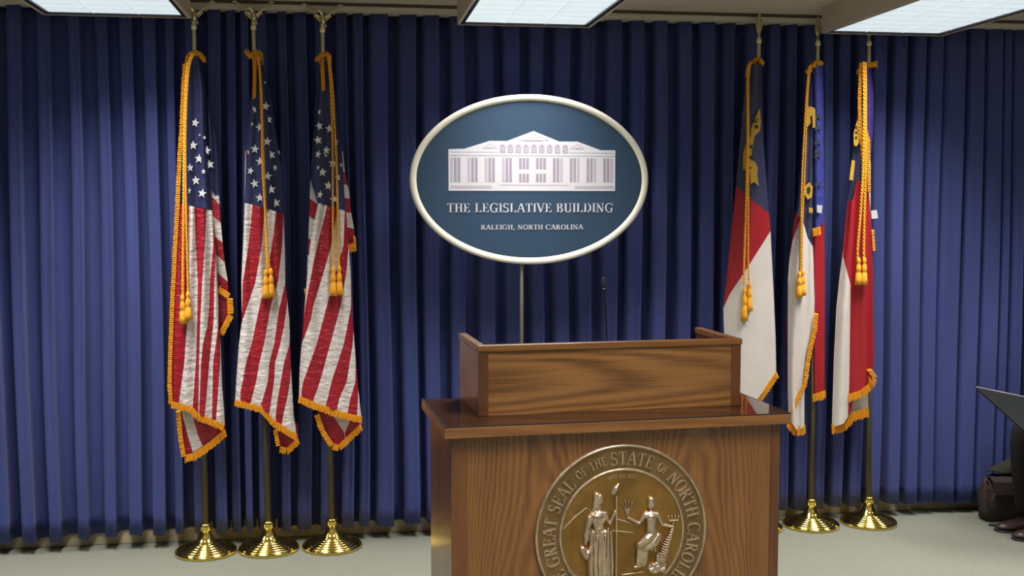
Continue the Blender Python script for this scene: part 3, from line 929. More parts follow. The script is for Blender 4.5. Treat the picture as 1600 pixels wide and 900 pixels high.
    def tassel(s, x, y0, y1, d=0.095, k=1.0):
        a = at(x, y0, PY-d); b_ = at(x, y1, PY-d); h = a.z-b_.z
        mb = MB(s.base)
        R = 0.0145*k
        n = 28; prof = [(0.25, 1.0), (0.42, 0.97), (0.62, 0.92), (0.70, 0.86), (0.5, 0.80), (0.46, 0.76), (0.75, 0.70), (0.86, 0.58), (0.80, 0.50), (0.62, 0.47), (0.85, 0.42), (1.0, 0.2), (1.12, 0.0)]
        vs = []; fs = []
        for j, (rr, t) in enumerate(prof):
            for i in range(n):
                an = 2*PI*i/n; q = R*rr*(1+(0.14 if i % 2 and j > 9 else 0)); vs.append(b_+Vector((q*math.cos(an), q*math.sin(an), h*t)))
        for j in range(len(prof)-1):
            for i in range(n): fs.append((j*n+i, j*n+(i+1) % n, (j+1)*n+(i+1) % n, (j+1)*n+i))
        fs.append(tuple(range(n))); fs.append(tuple((len(prof)-1)*n+i for i in range(n)))
        mb.add(vs, fs, CORDM, True)
        return mb.build('tassel', s.t)

    def knot(s, pts, d=0.035, r=5.0, name='top_fringe'):
        """bunched gold fringe gathered at the top of the cloth: a lumpy curl of strands"""
        mb = MB(s.base); rr = s.seed; P = catmull([tuple(p) for p in pts], 5)
        for i, (x, y) in enumerate(P):
            for k in range(7):
                a = rr.uniform(0, 2*PI); q = rr.uniform(.2, 1)*r
                p0_ = Vector((x+q*.5*math.cos(a), y+q*.5*math.sin(a))); p1_ = p0_+Vector((rr.uniform(-3, 3), rr.uniform(2, 8)))
                Y = PY-d-rr.uniform(-.012, .022)
                mb.tube([at(p0_.x, p0_.y, Y), at((p0_.x+p1_.x)/2+rr.uniform(-1, 1), (p0_.y+p1_.y)/2, Y-0.004), at(p1_.x, p1_.y, Y)], [0.0042, 0.0046, 0.003], GOLDC, 5)
        return mb.build(name, s.t, kind='stuff')


def flat_patch(fl, pts, m, d, name, parent, th=0.003):
    """flat sewn-on shape"""
    mb = MB(fl.base)
    n = len(pts)
    a = [at(x, y, PY-d-th) for x, y in pts]; c = [at(x, y, PY-d) for x, y in pts]
    mb.add(a+c, [tuple(range(n)), tuple(range(2*n-1, n-1, -1))]+[(i, (i+1) % n, n+(i+1) % n, n+i) for i in range(n)], m)
    return mb.build(name, parent)


def eagle(fl, flip=1):
    """brass eagle with raised spread wings on a small ball"""
    t = fl.top; W_ = BRASSE
    b = MB(fl.base)
    o = lambda x, y, z: t+Vector((x*flip, y, z))
    b.lathe([(0.006, 0.012), (0.011, 0.018), (0.012, 0.026), (0.007, 0.034)], W_, t, 14)
    b.ell(o(0.002, 0, 0.052), (0.013, 0.014, 0.026), W_, 12, 8, Matrix.Rotation(-0.15, 3, 'Y'))
    b.tube([o(-0.001, 0, 0.068), o(-0.006, -0.004, 0.082), o(-0.013, -0.008, 0.088)], [0.010, 0.0085, 0.0085], W_, 10)
    b.ell(o(-0.014, -0.009, 0.088), (0.0105, 0.009, 0.009), W_, 10, 8)
    b.tube([o(-0.022, -0.010, 0.088), o(-0.029, -0.010, 0.084), o(-0.030, -0.010, 0.078)], [0.005, 0.0035, 0.001], W_, 8)
    b.tube([o(0.004, 0.006, 0.034), o(0.010, 0.014, 0.014)], [0.010, 0.013], W_, 8, sq=(1, .5))
    body = b.build('eagle_finial', fl.t, label='brass eagle finial with spread wings')
    for sd in (-1, 1):
        wb = MB(fl.base)
        x0 = 0.010*sd
        # leading edge and trailing feathers
        lead = [o(x0, 0, 0.058), o(x0+0.020*sd, 0.004, 0.072), o(x0+0.040*sd, 0.006, 0.094), o(x0+0.066*sd, 0.006, 0.118)]
        wb.tube(lead, [0.006, 0.006, 0.005, 0.0025], W_, 8, sq=(1, .6))
        for k in range(7):
            f = k/6; a = lead[0].lerp(lead[1], min(1, f*2)) if f < .5 else lead[1].lerp(lead[3], (f-.5)*2)
            e = a+Vector((0.012*sd*flip*(0.2+f*1.1), 0.006, 0.012+0.012*f-(0.028*(1-f))))
            e = a+Vector((sd*flip*(0.004+0.016*f), 0.005, -0.022+0.022*f))
            wb.tube([a, a.lerp(e, .6), e], [0.0045, 0.005, 0.0015], W_, 6, sq=(1, .4))
        wb.build('wing', body)


def spear(fl):
    t = fl.top; b = MB(fl.base)
    b.lathe([(0.007, 0.012), (0.010, 0.018), (0.007, 0.026), (0.006, 0.034), (0.012, 0.046), (0.0195, 0.070), (0.014, 0.10), (0.006, 0.128), (0.001, 0.136)], BRASSE, t, 16, 1, 0.4)
    b.build('spear_finial', fl.t, label='flattened brass spear-point finial')


BRASSE = mat('dull_brass_finial', (0.70, 0.60, 0.36), 0.3, 0.85, var=0.2, vscale=60)

GU = None
# ---- flag 1 ---------------------------------------------------------------
f = Flag('leftmost stars and stripes flag, gold fringe down its left edge', None, 322, 858, 303, 42)
eagle(f)
back = f.patch('back_fold', [(278, 323), (300, 326), (400, 330), (525, 336)], [(150, 322), (200, 335), (240, 340), (285, 342), (341, 344), (410, 351), (440, 356), (485, 357), (525, 342)],
               [(322, 140), (345, 200)], [(320, 280), (345, 318)], [], [BLUEC], 0.0, 0.02, 1, 0, .1)
# striped rear fold: bands run across, so it is laid out sideways
f.patch('back_fold', [(320, 278), (343, 301), (360, 312)], [(320, 515), (342, 522), (358, 500)], [(278, 318), (400, 324), (520, 326)], [(278, 340), (300, 342), (341, 344), (410, 351), (440, 356), (485, 357), (522, 343)],
        [[(323, 300), (343, 319)], [(326, 333), (345, 348)], [(330, 366), (349, 380)], [(332, 392), (351, 410)], [(336, 422), (355, 440)], [(338, 450), (357, 468)]],
        [WHITEC, REDC, WHITEC, REDC, WHITEC, REDC, REDC], 0.0, 0.022, 1, 0, .1, swap=True, nrow=8)
f.fringe([(340, 455), (356, 466), (357, 492), (343, 520)], 0.03, 8, -1, 0.0)
canton = f.patch('canton', [(95, 292), (180, 290), (240, 291), (330, 291)], [(95, 312), (140, 320), (200, 323), (240, 324), (280, 328), (330, 331)], [(290, 92), (312, 88)], [(290, 318), (331, 329)],
                 [], [BLUEC], 0.03, 0.028, 1.4, 1.0, .25, label='navy canton of the flag')
f.stars([(305, 192), (302, 227), (323, 235), (311, 248), (328, 257), (319.5, 215, 3, .7), (297, 262, 6, .8), (318, 268, 4, .8), (306, 282), (296, 298, 5, .5), (316, 302), (312, 211, 2, .8)])
cl = f.patch('flag_cloth', [(319, 281), (400, 275), (480, 270), (560, 267), (610, 266), (632, 268)], [(327, 331), (384, 337), (442, 340), (500, 342), (540, 345), (600, 347), (640, 350), (665, 351)],
             [(280, 318), (331, 329)], [(266, 628), (300, 636), (310, 648), (330, 656), (351, 664)],
             [[(319, 295), (384, 294), (442, 293), (509, 292), (567, 288), (625, 280), (640, 279)], [(319, 304), (384, 306), (442, 309), (509, 308), (567, 306), (640, 301)],
              [(319, 323), (384, 320), (442, 316), (500, 313), (567, 311), (650, 310)], [(319, 333), (384, 333), (442, 328), (480, 327), (509, 324), (538, 317), (567, 314), (650, 311)],
              [(319, 336), (400, 337), (442, 335), (500, 334), (567, 327), (625, 322), (660, 319)], [(400, 342), (480, 342), (509, 341), (567, 333), (660, 331)], [(480, 344), (567, 344), (595, 342), (625, 340), (660, 337)]],
             [REDC, WHITEC, REDC, WHITEC, REDC, WHITEC, REDC, WHITEC], 0.04, 0.035, 3.0, 0.5, .35)
f.patch('lower_fold', [(636, 281), (680, 284), (722, 288)], [(636, 352), (676, 352)], [(281, 632), (352, 655)], [(284, 716), (300, 708), (327, 690), (352, 672)],
        [[(640, 283), (682, 294), (705, 301)], [(640, 298), (682, 310), (700, 318)]], [REDC, WHITEC, REDC], 0.01, 0.02, 1.3, 0, .2)
f.fringe([(269, 628), (300, 636), (310, 648), (330, 655), (350, 664)], 0.08, 9.5, 1, .5)
f.fringe([(281, 642), (284, 680), (289, 712)], 0.05, 6, 1, .1)
f.fringe([(289, 712), (302, 709), (327, 692), (351, 672)], 0.045, 11, 1, .6)
f.fringe([(291, 100), (288, 150), (286, 200), (283, 240), (279, 330), (275, 400), (271, 480), (268, 560), (267, 600), (269, 630)], 0.055, 5.5, 1, .15, name='side_fringe')
f.knot([(318, 90), (311, 82), (302, 81), (294, 88), (291, 104)], 0.03, 4.5)
f.cord([(301, 84), (293, 104), (290, 150), (288, 230), (287, 330), (286, 420), (286, 462)], 0.09, 0.0062)
f.cord([(303, 84), (296, 104), (292, 150), (290, 230), (291, 330), (293, 420), (294, 458)], 0.092, 0.0045)
f.tassel(286, 460, 506, .10); f.tassel(294.5, 455, 500, .10)

# ---- flag 2 ---------------------------------------------------------------
f = Flag('stars and stripes flag in the middle of the left group of three', None, 420, 851, 396, 43)
eagle(f)
f.patch('back_fold', [(240, 383), (330, 382), (440, 377), (480, 379)], [(240, 412), (480, 412)], [(376, 235), (412, 235)], [(376, 480), (412, 480)], [[(300, 384), (330, 385), (480, 390)]], [WHITEC, REDC], 0.01, 0.02, 1, 0, .1)
f.patch('canton', [(98, 401), (160, 391), (200, 388), (260, 384), (320, 382)], [(98, 411), (160, 425), (205, 430), (260, 439), (300, 441), (335, 442)], [(382, 95), (442, 95)], [(382, 318), (400, 322), (442, 334)],
        [], [BLUEC], 0.03, 0.032, 1.6, 2.0, .3, label='navy canton of the flag')
f.stars([(397.5, 171, 6, .5), (415, 166), (420.5, 187, 6, .7), (406, 199), (417.5, 221), (398.5, 233), (424, 242), (406.5, 252), (391.5, 267, 6, .8), (429.5, 262, 5, .7), (418, 275, 6.5), (398, 287), (424, 296), (406, 309), (431.5, 317), (394, 194, 3, .6), (414, 129, 2.5, .8), (388, 238, 4, .4), (436, 238, 4, .4)])
f.patch('flag_cloth', [(318, 382), (384, 380), (440, 377), (500, 378), (540, 373), (600, 369), (632, 367)], [(330, 443), (384, 445), (442, 446), (500, 452), (560, 454), (600, 456), (650, 459), (675, 463)],
        [(382, 317), (400, 321), (443, 334)], [(367, 625), (410, 637), (430, 660), (464, 680)],
        zb([[(320, 535), (384, 513), (442, 482), (480, 480), (500, 470)],
            [(320, 602), (384, 585), (442, 550), (480, 505), (510, 470), (538, 455)],
            [(320, 667), (384, 640), (442, 605), (480, 572), (538, 530), (567, 500), (596, 482), (624, 460), (640, 440)],
            [(320, 706), (384, 695), (442, 672), (471, 640), (480, 633), (538, 597), (567, 572), (596, 555), (624, 530), (650, 505)],
            [(384, 710), (442, 712), (471, 690), (480, 680), (510, 665), (538, 652), (567, 625), (596, 618), (624, 590), (650, 560)],
            [(471, 722), (480, 720), (510, 705), (538, 685), (567, 657), (596, 652), (624, 637), (650, 625)],
            [(510, 738), (538, 735), (567, 705), (596, 688), (624, 670), (650, 660)],
            [(567, 745), (596, 738), (624, 722), (650, 700), (670, 690)]]),
        [WHITEC, REDC, WHITEC, REDC, WHITEC, REDC, WHITEC, REDC, WHITEC], 0.04, 0.036, 2.5, 2.2, -.3)
f.patch('lower_fold', [(650, 430), (702, 437)], [(660, 466), (690, 466)], [(430, 645), (466, 662)], [(430, 696), (440, 707), (450, 706), (466, 688)], [], [REDC], 0.01, 0.02, 1.2, 0, .2)
f.fringe([(368, 626), (410, 636), (430, 659), (464, 680)], 0.08, 9, 1, .5)
f.fringe([(432, 672), (436, 695)], 0.06, 5, 1, .1)
f.fringe([(438, 698), (448, 701), (465, 686)], 0.05, 9, 1, .6)
f.knot([(386, 79), (393, 84), (400, 79), (407, 84), (408, 98)], 0.03, 4.2)
f.fringe([(400, 90), (399, 152)], 0.078, 5, 1, .3, name='side_fringe'); 
f.cord([(404, 88), (408, 140), (410, 200), (412, 260), (415, 340), (417, 400), (419, 428)], .09, .0056)
f.cord([(402, 88), (406, 120), (409, 200), (410, 260), (415, 340), (419, 400), (423, 428)], .093, .004)
f.tassel(416, 421, 466, .10); f.tassel(424, 419, 464, .096)

# ---- flag 3 ---------------------------------------------------------------
f = Flag('stars and stripes flag nearest the oval sign, rightmost of the three on the left', None, 519, 846, 504, 47)
eagle(f)
f.patch('back_fold', [(520, 240), (560, 230)], [(520, 382), (556, 382)], [(238, 515), (380, 515)], [(238, 536), (270, 539), (298, 545), (335, 549), (356, 553), (385, 555)],
        [[(525, 264), (541, 270)], [(525, 284), (545, 290)], [(525, 306), (549, 311)], [(525, 330), (551, 333)], [(525, 352), (552, 357)]],
        [WHITEC, REDC, WHITEC, REDC, WHITEC, REDC], 0.005, 0.02, 1, 0, .1, swap=True, nrow=8)
f.patch('back_fold', [(480, 276), (486, 282), (498, 298), (503, 300)], [(478, 455), (503, 455)], [(280, 485), (345, 483), (440, 479), (460, 479)], [(280, 502), (460, 502)],
        [[(484, 310), (497, 320)], [(482, 337), (497, 348)], [(481, 372), (497, 380)], [(480, 398), (497, 403)], [(479, 425), (497, 430)]],
        [WHITEC, REDC, WHITEC, REDC, WHITEC, REDC], 0.01, 0.02, 1, 0, .1, swap=True, nrow=8)
f.patch('canton', [(98, 500), (145, 494), (200, 491), (260, 486), (285, 486), (312, 495), (325, 497)], [(98, 517), (150, 524), (200, 528), (245, 535), (300, 538), (335, 541)], [(485, 96), (541, 96)], [(485, 314), (500, 319), (541, 330)],
        [], [BLUEC], 0.03, 0.032, 1.5, 0.4, .3, label='navy canton of the flag')
f.stars([(499, 175, 4, .6), (499, 197, 6.5, .8), (515, 201), (497, 219), (497, 241, 6, .7), (510, 235), (525, 222, 6, .6), (520, 255), (504, 269), (528, 277, 6, .7), (513, 290), (500, 304, 6, .7), (522, 311), (497, 262, 3.5, .6), (509, 243, 3, .8), (533, 258, 4, .5)])
f.patch('flag_cloth', [(318, 497), (345, 491), (384, 484), (430, 480), (480, 476), (540, 471), (580, 468), (625, 467)], [(325, 540), (384, 545), (440, 549), (500, 551), (550, 555), (610, 560), (655, 565)],
        [(467, 313), (497, 317), (541, 330)], [(467, 620), (490, 629), (529, 643), (565, 652)],
        zb([[(320, 940), (384, 885), (425, 855), (480, 820), (520, 800)],
            [(320, 1000), (384, 960), (425, 920), (480, 862), (500, 850), (538, 800), (560, 790)],
            [(320, 1035), (384, 1027), (425, 985), (480, 935), (538, 882), (596, 810), (624, 790)],
            [(320, 1042), (384, 1055), (425, 1043), (480, 1010), (538, 955), (596, 900), (624, 866), (640, 850)],
            [(425, 1065), (480, 1068), (538, 1028), (596, 963), (624, 940), (650, 915)],
            [(500, 1085), (538, 1076), (596, 1045), (624, 1003), (650, 985)],
            [(538, 1092), (596, 1092), (624, 1063), (650, 1045)],
            [(596, 1110), (624, 1105), (650, 1100)]]),
        [WHITEC, REDC, WHITEC, REDC, WHITEC, REDC, WHITEC, REDC, WHITEC], 0.04, 0.036, 2.6, 1.2, -.3)
f.patch('lower_fold', [(640, 496), (680, 506), (700, 520)], [(650, 566), (665, 566)], [(496, 630), (566, 650)], [(500, 678), (521, 705), (532, 701), (566, 664)],
        [[(640, 513), (652, 522), (676, 538), (690, 539)], [(640, 553), (659, 546), (676, 539), (690, 539.5)]], [REDC, WHITEC, REDC], 0.01, 0.02, 1.2, 0, .2)
f.fringe([(468, 620), (490, 629), (529, 643), (565, 652)], 0.08, 10, 1, .5)
f.fringe([(498, 648), (506, 672), (520, 694)], 0.055, 7, 1, .1)
f.fringe([(520, 694), (529, 696), (563, 664)], 0.05, 9, 1, .55)
f.fringe([(545, 383), (554, 380)], 0.03, 12, 1, .6); f.fringe([(480, 450), (483, 462)], 0.03, 6, 1, .3)
f.fringe([(553, 370), (554, 388)], 0.03, 3, -1, .3)
f.knot([(497, 90), (502, 85), (508, 83), (513, 84), (514, 96)], 0.03, 4.2)
f.fringe([(505, 94), (507, 140)], 0.078, 5, 1, .3, name='side_fringe')
f.cord([(512, 86), (516, 130), (519, 200), (520, 260), (520, 340), (521, 420)], .09, .0042)
f.cord([(514, 86), (519, 130), (523, 200), (526, 260), (528, 340), (530, 420)], .092, .0046)
f.tassel(521, 416, 462, .10); f.tassel(530.5, 415, 461, .098)

# ---- flag 4: red over white with dark union, behind the lectern corner -----
f = Flag('red, white and navy state flag hanging just behind the right end of the lectern', None, 1178, 820, 1186, 64)
spear(f)
f.patch('flag_cloth', [(105, 1166), (120, 1165), (200, 1158), (290, 1150), (380, 1141), (450, 1134), (480, 1130), (510, 1132), (655, 1140)], [(105, 1190), (160, 1191), (220, 1193), (300, 1199), (360, 1203), (460, 1209), (575, 1213), (590, 1213), (640, 1180)],
        [(1140, 100), (1190, 100)], [(1130, 285), (1150, 290), (1172, 309), (1199, 333)], [], [NAVYN], 0.045, 0.035, 1.0, 4.5, .2)
can = f.last[-1]; can.name = 'canton'; can['label'] = 'dark navy union at the top of the flag'
f.patch('flag_cloth', [(290, 1150), (380, 1141), (450, 1134), (480, 1130), (510, 1132)], [(300, 1199), (360, 1204), (460, 1209)],
        [(1130, 285), (1150, 290), (1172, 309), (1204, 335)], [(1130, 482), (1140, 460), (1170, 415), (1204, 361)], [], [REDN], 0.045, 0.035, 1.0, 4.5, .2, label='red bar')
f.patch('flag_cloth', [(470, 1130), (510, 1131), (560, 1134), (660, 1138)], [(360, 1204), (460, 1209), (530, 1212), (590, 1213), (660, 1213)],
        [(1130, 482), (1140, 460), (1170, 415), (1204, 361)], [(1134, 650), (1165, 648), (1190, 615), (1213, 582)], [], [WHITEN], 0.045, 0.035, 1.0, 4.5, .2, label='white bar')
f.fringe([(1213, 582), (1190, 615), (1165, 648), (1140, 652)], 0.06, 9, -1, .6)
flat_patch(f, [(1187, 169), (1189.5, 190), (1187, 205), (1179, 213), (1175, 235), (1174, 250), (1180, 253), (1184, 262), (1183, 275), (1186, 291), (1178, 284), (1173, 288), (1172, 268), (1161, 264), (1161, 240), (1165, 226), (1173, 214), (1174, 199), (1182, 180)], EMBG, 0.097, 'gold_scroll', can)
for x, y, q in ((1182, 198, 3), (1173, 229, 3), (1172, 246, 3), (1180, 190, 2.2), (1183, 187, 1.6), (1172, 262, 2)):
    flat_patch(f, [(x-q, y-q*.6), (x, y-q), (x+q, y-q*.4), (x+q*.6, y+q), (x-q*.7, y+q*.7)], BLACK, 0.1012, 'scroll_mark', can, .001)
f.knot([(1191, 96), (1187, 91), (1180, 92), (1175, 98), (1172, 110)], 0.035, 4.2)
f.fringe([(1172, 100), (1169, 118)], .06, 5, 1, .3, name='side_fringe')
f.cord([(1172, 96), (1168, 120), (1168, 200), (1167, 260), (1165, 340), (1163, 400), (1162, 445)], .112, .005)
f.cord([(1174, 96), (1170, 120), (1170, 200), (1169.5, 260), (1169, 340), (1169, 400), (1170, 440)], .112, .004)
f.tassel(1163, 448, 501, .105); f.tassel(1170.5, 440, 486, .105)

# ---- flag 5 ----------------------------------------------------------------
f = Flag('narrow folded state flag with shiny royal blue strip, middle of the three right flags', None, 1267, 819, 1278, 68)
spear(f)
f.patch('rear_red_fold', [(340, 1268), (500, 1269), (625, 1270)], [(340, 1288), (500, 1289), (625, 1289)], [(1268, 330), (1289, 330)], [(1268, 617), (1289, 610)], [], [REDN], 0.0, 0.02, 1, 0, .1, label='red rear fold')
f.fringe([(1270, 617), (1289, 611)], 0.03, 12, 1, .9)
f.patch('royal_strip', [(106, 1268), (200, 1269), (240, 1269), (300, 1269), (372, 1270)], [(106, 1286), (200, 1287), (372, 1288)], [(1268, 102), (1288, 98)], [(1268, 372), (1288, 345)], [], [ROYAL], 0.02, 0.03, 0.6, 0, .1, label='shiny royal blue strip')
rs = f.last[-1]
for k, y in enumerate((182, 200, 222, 236, 243, 288)):
    flat_patch(f, [(1273, y), (1278, y-4), (1284, y-2), (1282, y+4), (1277, y+2), (1275, y+7)], NAVYN, 0.064, 'stitched_mark', rs, .001)
f.patch('canton', [(110, 1262), (200, 1256), (320, 1245), (350, 1240)], [(110, 1268), (200, 1271), (300, 1271), (375, 1271)], [(1240, 104), (1271, 104)], [(1240, 328), (1256, 350), (1262, 372), (1271, 388)], [], [NAVYN], 0.03, 0.02, 1.4, 0.5, .1, label='dark navy union')
can = f.last[-1]
f.patch('flag_cloth', [(328, 1244), (350, 1240), (400, 1234), (440, 1231), (500, 1230), (600, 1230), (665, 1233)], [(350, 1268), (400, 1271), (440, 1272), (470, 1273), (500, 1272), (530, 1268), (560, 1261), (600, 1257), (685, 1257)],
        [(1240, 326), (1256, 350), (1262, 372), (1272, 388)], [(1230, 650), (1245, 672), (1257, 668)],
        [[(326, 1256), (375, 1239), (400, 1234), (440, 1231)]], [REDN, WHITEN], 0.04, 0.035, 1.6, 3.8, .1, label='mostly white lower cloth')
f.fringe([(1273, 490), (1271, 515), (1264, 545), (1259, 575), (1256, 600), (1246, 618), (1236, 642)], 0.075, 5.5, -1, .15)
f.fringe([(1232, 655), (1244, 668), (1257, 664)], 0.06, 14, 1, .8)
flat_patch(f, [(1259, 170), (1264, 166), (1272, 168), (1274, 172), (1274, 199), (1270, 200), (1269, 180), (1266, 182), (1267, 192), (1262, 198), (1259, 196)], EMBG, 0.064, 'gold_scroll', can)
flat_patch(f, [(1258, 290), (1265, 285), (1270, 292), (1269, 308), (1262, 312), (1257, 303)], EMBG, 0.064, 'gold_scroll', can)
flat_patch(f, [(1261, 294), (1265, 291), (1267, 297), (1264, 304), (1261, 301)], BLACK, 0.0675, 'scroll_mark', can, .001)
flat_patch(f, [(1264, 324), (1270, 325), (1270, 333), (1264, 332)], EMBG, 0.064, 'gold_scroll', can)
flat_patch(f, [(1276.5, 320), (1285, 321), (1284, 333), (1276.5, 332)], SIGNP, 0.07, 'white_tab', rs)
f.fringe([(1270, 358), (1281, 355)], 0.06, 12, 1, .8)
f.knot([(1284, 97), (1277, 96), (1271, 99), (1267, 103), (1263, 110)], 0.035, 4)
f.cord([(1264, 104), (1260, 150), (1257, 200), (1253, 280), (1252, 350), (1251, 425)], .09, .0045)
f.cord([(1266, 104), (1262, 150), (1260, 200), (1257, 280), (1254, 350), (1253, 425)], .092, .0036)
f.tassel(1248.5, 424, 465, .10); f.tassel(1254, 422, 462, .098)

# ---- flag 6 ----------------------------------------------------------------
f = Flag('red and white state flag with thick gold fringe, rightmost of all the flags', None, 1357, 814, 1358, 68)
spear(f)
f.patch('violet_strip', [(104, 1352), (240, 1353), (260, 1354)], [(104, 1362), (150, 1365), (200, 1364), (260, 1360)], [(1352, 102), (1365, 100)], [(1352, 262), (1365, 250)], [], [PURPLE], 0.02, 0.025, 0.8, 0, .1, label='violet satin strip')
f.patch('canton', [(120, 1345), (190, 1338), (230, 1333), (320, 1324)], [(120, 1350), (190, 1352), (320, 1352)], [(1324, 110), (1352, 110)], [(1324, 318), (1334, 312), (1337, 284), (1352, 280)], [], [NAVYN], 0.03, 0.025, 1.4, 2, .1, label='dark navy union')
can = f.last[-1]
f.patch('flag_cloth', [(310, 1325), (350, 1321), (400, 1316), (440, 1311), (480, 1307), (560, 1303), (660, 1300)], [(280, 1356), (340, 1361), (420, 1364), (500, 1365), (560, 1366), (590, 1364), (605, 1359), (660, 1358)],
        [(1318, 316), (1334, 312), (1337, 284), (1362, 278)], [(1300, 668), (1318, 662), (1332, 640), (1333, 618), (1345, 610), (1366, 592)],
        [[(395, 1316), (415, 1321), (445, 1329), (600, 1327), (650, 1325)]], [WHITEN, REDN], 0.04, 0.034, 1.7, 5.0, .08, label='white and red lower cloth')
f.patch('lower_fold', [(600, 1302), (680, 1300)], [(600, 1356), (650, 1357)], [(1300, 600), (1357, 600)], [(1300, 668), (1320, 662), (1335, 646), (1357, 640)], [], [WHITEN], 0.01, 0.02, 1.2, 0, .2, label='white inner fold')
f.fringe([(1326, 617), (1345, 611), (1358, 600), (1358, 590)], 0.08, 11, 1, .6)
f.fringe([(1356, 578), (1365, 590), (1362, 600)], 0.08, 6, -1, .3)
f.fringe([(1300, 664), (1318, 660), (1332, 645), (1356, 638)], 0.05, 14, 1, .75)
f.fringe([(1363, 360), (1365, 392)], 0.05, 3, -1, .1)
flat_patch(f, [(1340, 187), (1344, 196), (1345, 212), (1342, 224), (1338, 229), (1334, 226), (1334, 208), (1337, 196)], EMBG, 0.07, 'gold_scroll', can)
for y in (198, 206, 214): flat_patch(f, [(1336, y), (1339, y-2), (1339.5, y+3), (1336.5, y+3)], BLACK, 0.0735, 'scroll_mark', can, .001)
flat_patch(f, [(1331, 250), (1336, 251), (1333, 282), (1327, 281)], EMBG, 0.07, 'gold_scroll', can)
flat_patch(f, [(1361, 329), (1370, 328), (1372, 341), (1362, 342)], SIGNP, 0.04, 'white_tab', f.t)
f.knot([(1368, 97), (1362, 99), (1355, 99), (1347, 99), (1343, 108)], 0.035, 4.4)
f.fringe([(1347, 100), (1345, 150), (1346, 200), (1350, 240), (1352, 300)], 0.075, 4.5, 1, .1, name='side_fringe')
f.fringe([(1350, 100), (1351, 200), (1356, 220), (1357, 300)], 0.07, 3.5, -1, .1, name='side_fringe')
f.cord([(1349, 97), (1350, 130), (1350, 200), (1349, 260), (1345, 330), (1341, 380), (1340, 405)], .10, .0062)
f.cord([(1352, 97), (1353, 130), (1353, 200), (1353, 260), (1351, 330), (1350, 380), (1350, 405)], .10, .0062)
f.tassel(1341, 402, 445, .105); f.tassel(1350, 402, 445, .105)

# ---------------------------------------------------------------- right edge: bag, cloth, person, board
bl = atz(1533, 812, 0); br = atz(1602, 812, 0)
bag = thing('shoulder_bag', (3.42, 5.32, 0), 'dark brown soft shoulder bag on the carpet at the right edge of the picture', 'bag')
off = bag.location
X_a = at(1533, 780, 5.25).x+0.05
b = MB(off)
vs = []; fs = []; n = 28
for j, (z, sx, sy) in enumerate(((0.0, .80, .8), (.012, .95, .95), (.06, 1.03, 1.05), (.14, 1.0, 1.0), (.20, .93, .8), (.225, .86, .55))):
    for k in range(n):
        a = 2*PI*k/n; c, s_ = math.cos(a), math.sin(a)
        ex = abs(c)**0.5*math.copysign(1, c)*0.16*sx; ey = abs(s_)**0.6*math.copysign(1, s_)*0.075*sy
        vs.append((X_a+0.165+ex+0.008*math.sin(z*40+k), 5.345+ey*.8+0.006*math.sin(k*1.7+z*25), z*(1+0.05*math.sin(k))))
for j in range(5):
    for k in range(n): fs.append((j*n+k, j*n+(k+1) % n, (j+1)*n+(k+1) % n, (j+1)*n+k))
fs.append(tuple(range(n))[::-1]); fs.append(tuple(5*n+k for k in range(n)))
b.add(vs, fs, BAGM, True); b.build('bag_body', bag)
b = MB(off)
fl_ = [(X_a+0.03, 5.365, .225), (X_a+0.03, 5.31, .235), (X_a+0.03, 5.275, .215), (X_a+0.035, 5.268, .15)]
fr_ = [(x+0.265, y, z-0.01) for x, y, z in fl_]
for (a, c) in zip(range(3), range(1, 4)):
    b.add([fl_[a], fr_[a], fr_[c], fl_[c], *[(x, y-0.006, z+0.004) for x, y, z in (fl_[a], fr_[a], fr_[c], fl_[c])]], [(0, 1, 2, 3), (7, 6, 5, 4), (0, 4, 5, 1), (1, 5, 6, 2), (2, 6, 7, 3), (3, 7, 4, 0)], BAGM)
b.build('flap', bag)
b = MB(off); b.tube(catmull([(X_a+0.02, 5.30, .20), (X_a-0.012, 5.28, .225), (X_a-0.005, 5.27, .15), (X_a+0.018, 5.265, .12), (X_a+0.03, 5.26, .16)], 5), 0.006, mat('reddish_strap', (.09, .035, .03), .6, var=.1), 6); b.build('strap_loop', bag, label='reddish brown strap loop')
b = MB(off); b.tube(catmull([(X_a-0.01, 5.24, .006), (X_a+0.04, 5.22, .008), (X_a+0.10, 5.23, .007), (X_a+0.2, 5.27, .007)], 5), 0.006, BLACK, 6); b.build('strap', bag, label='black strap end on the carpet')

ol = thing('garment', (3.52, 5.35, 0.235), 'dark olive cloth heaped on and behind the brown bag at right edge', 'clothing')
b = MB(ol.location)
vs = []; fs = []; n = 26; m_ = 12
for j in range(m_+1):
    t = j/m_
    for k in range(n):
        a = 2*PI*k/n; r = (1-t)**0.75
        vs.append((X_a+0.20+0.15*t+0.17*r*math.cos(a)*(1+.1*math.sin(3*a+t*4)), 5.36+0.045*r*math.sin(a)*(1+.15*math.sin(5*a)), 0.252+0.13*t+0.008*math.sin(4*a+t*6)*r))
for j in range(m_):
    for k in range(n): fs.append((j*n+k, j*n+(k+1) % n, (j+1)*n+(k+1) % n, (j+1)*n+k))
fs.append(tuple(range(n))[::-1])
b.add(vs, fs, OLIVE, True); b.build('cloth_heap', ol)

# seated person, facing left, mostly outside the frame
KX = at(1592, 655, 5.02).x+0.08
per = thing('person', (KX+0.42, 5.07, 0), 'seated person in black trousers and dark brown shoes, cut off by the right edge', 'person')


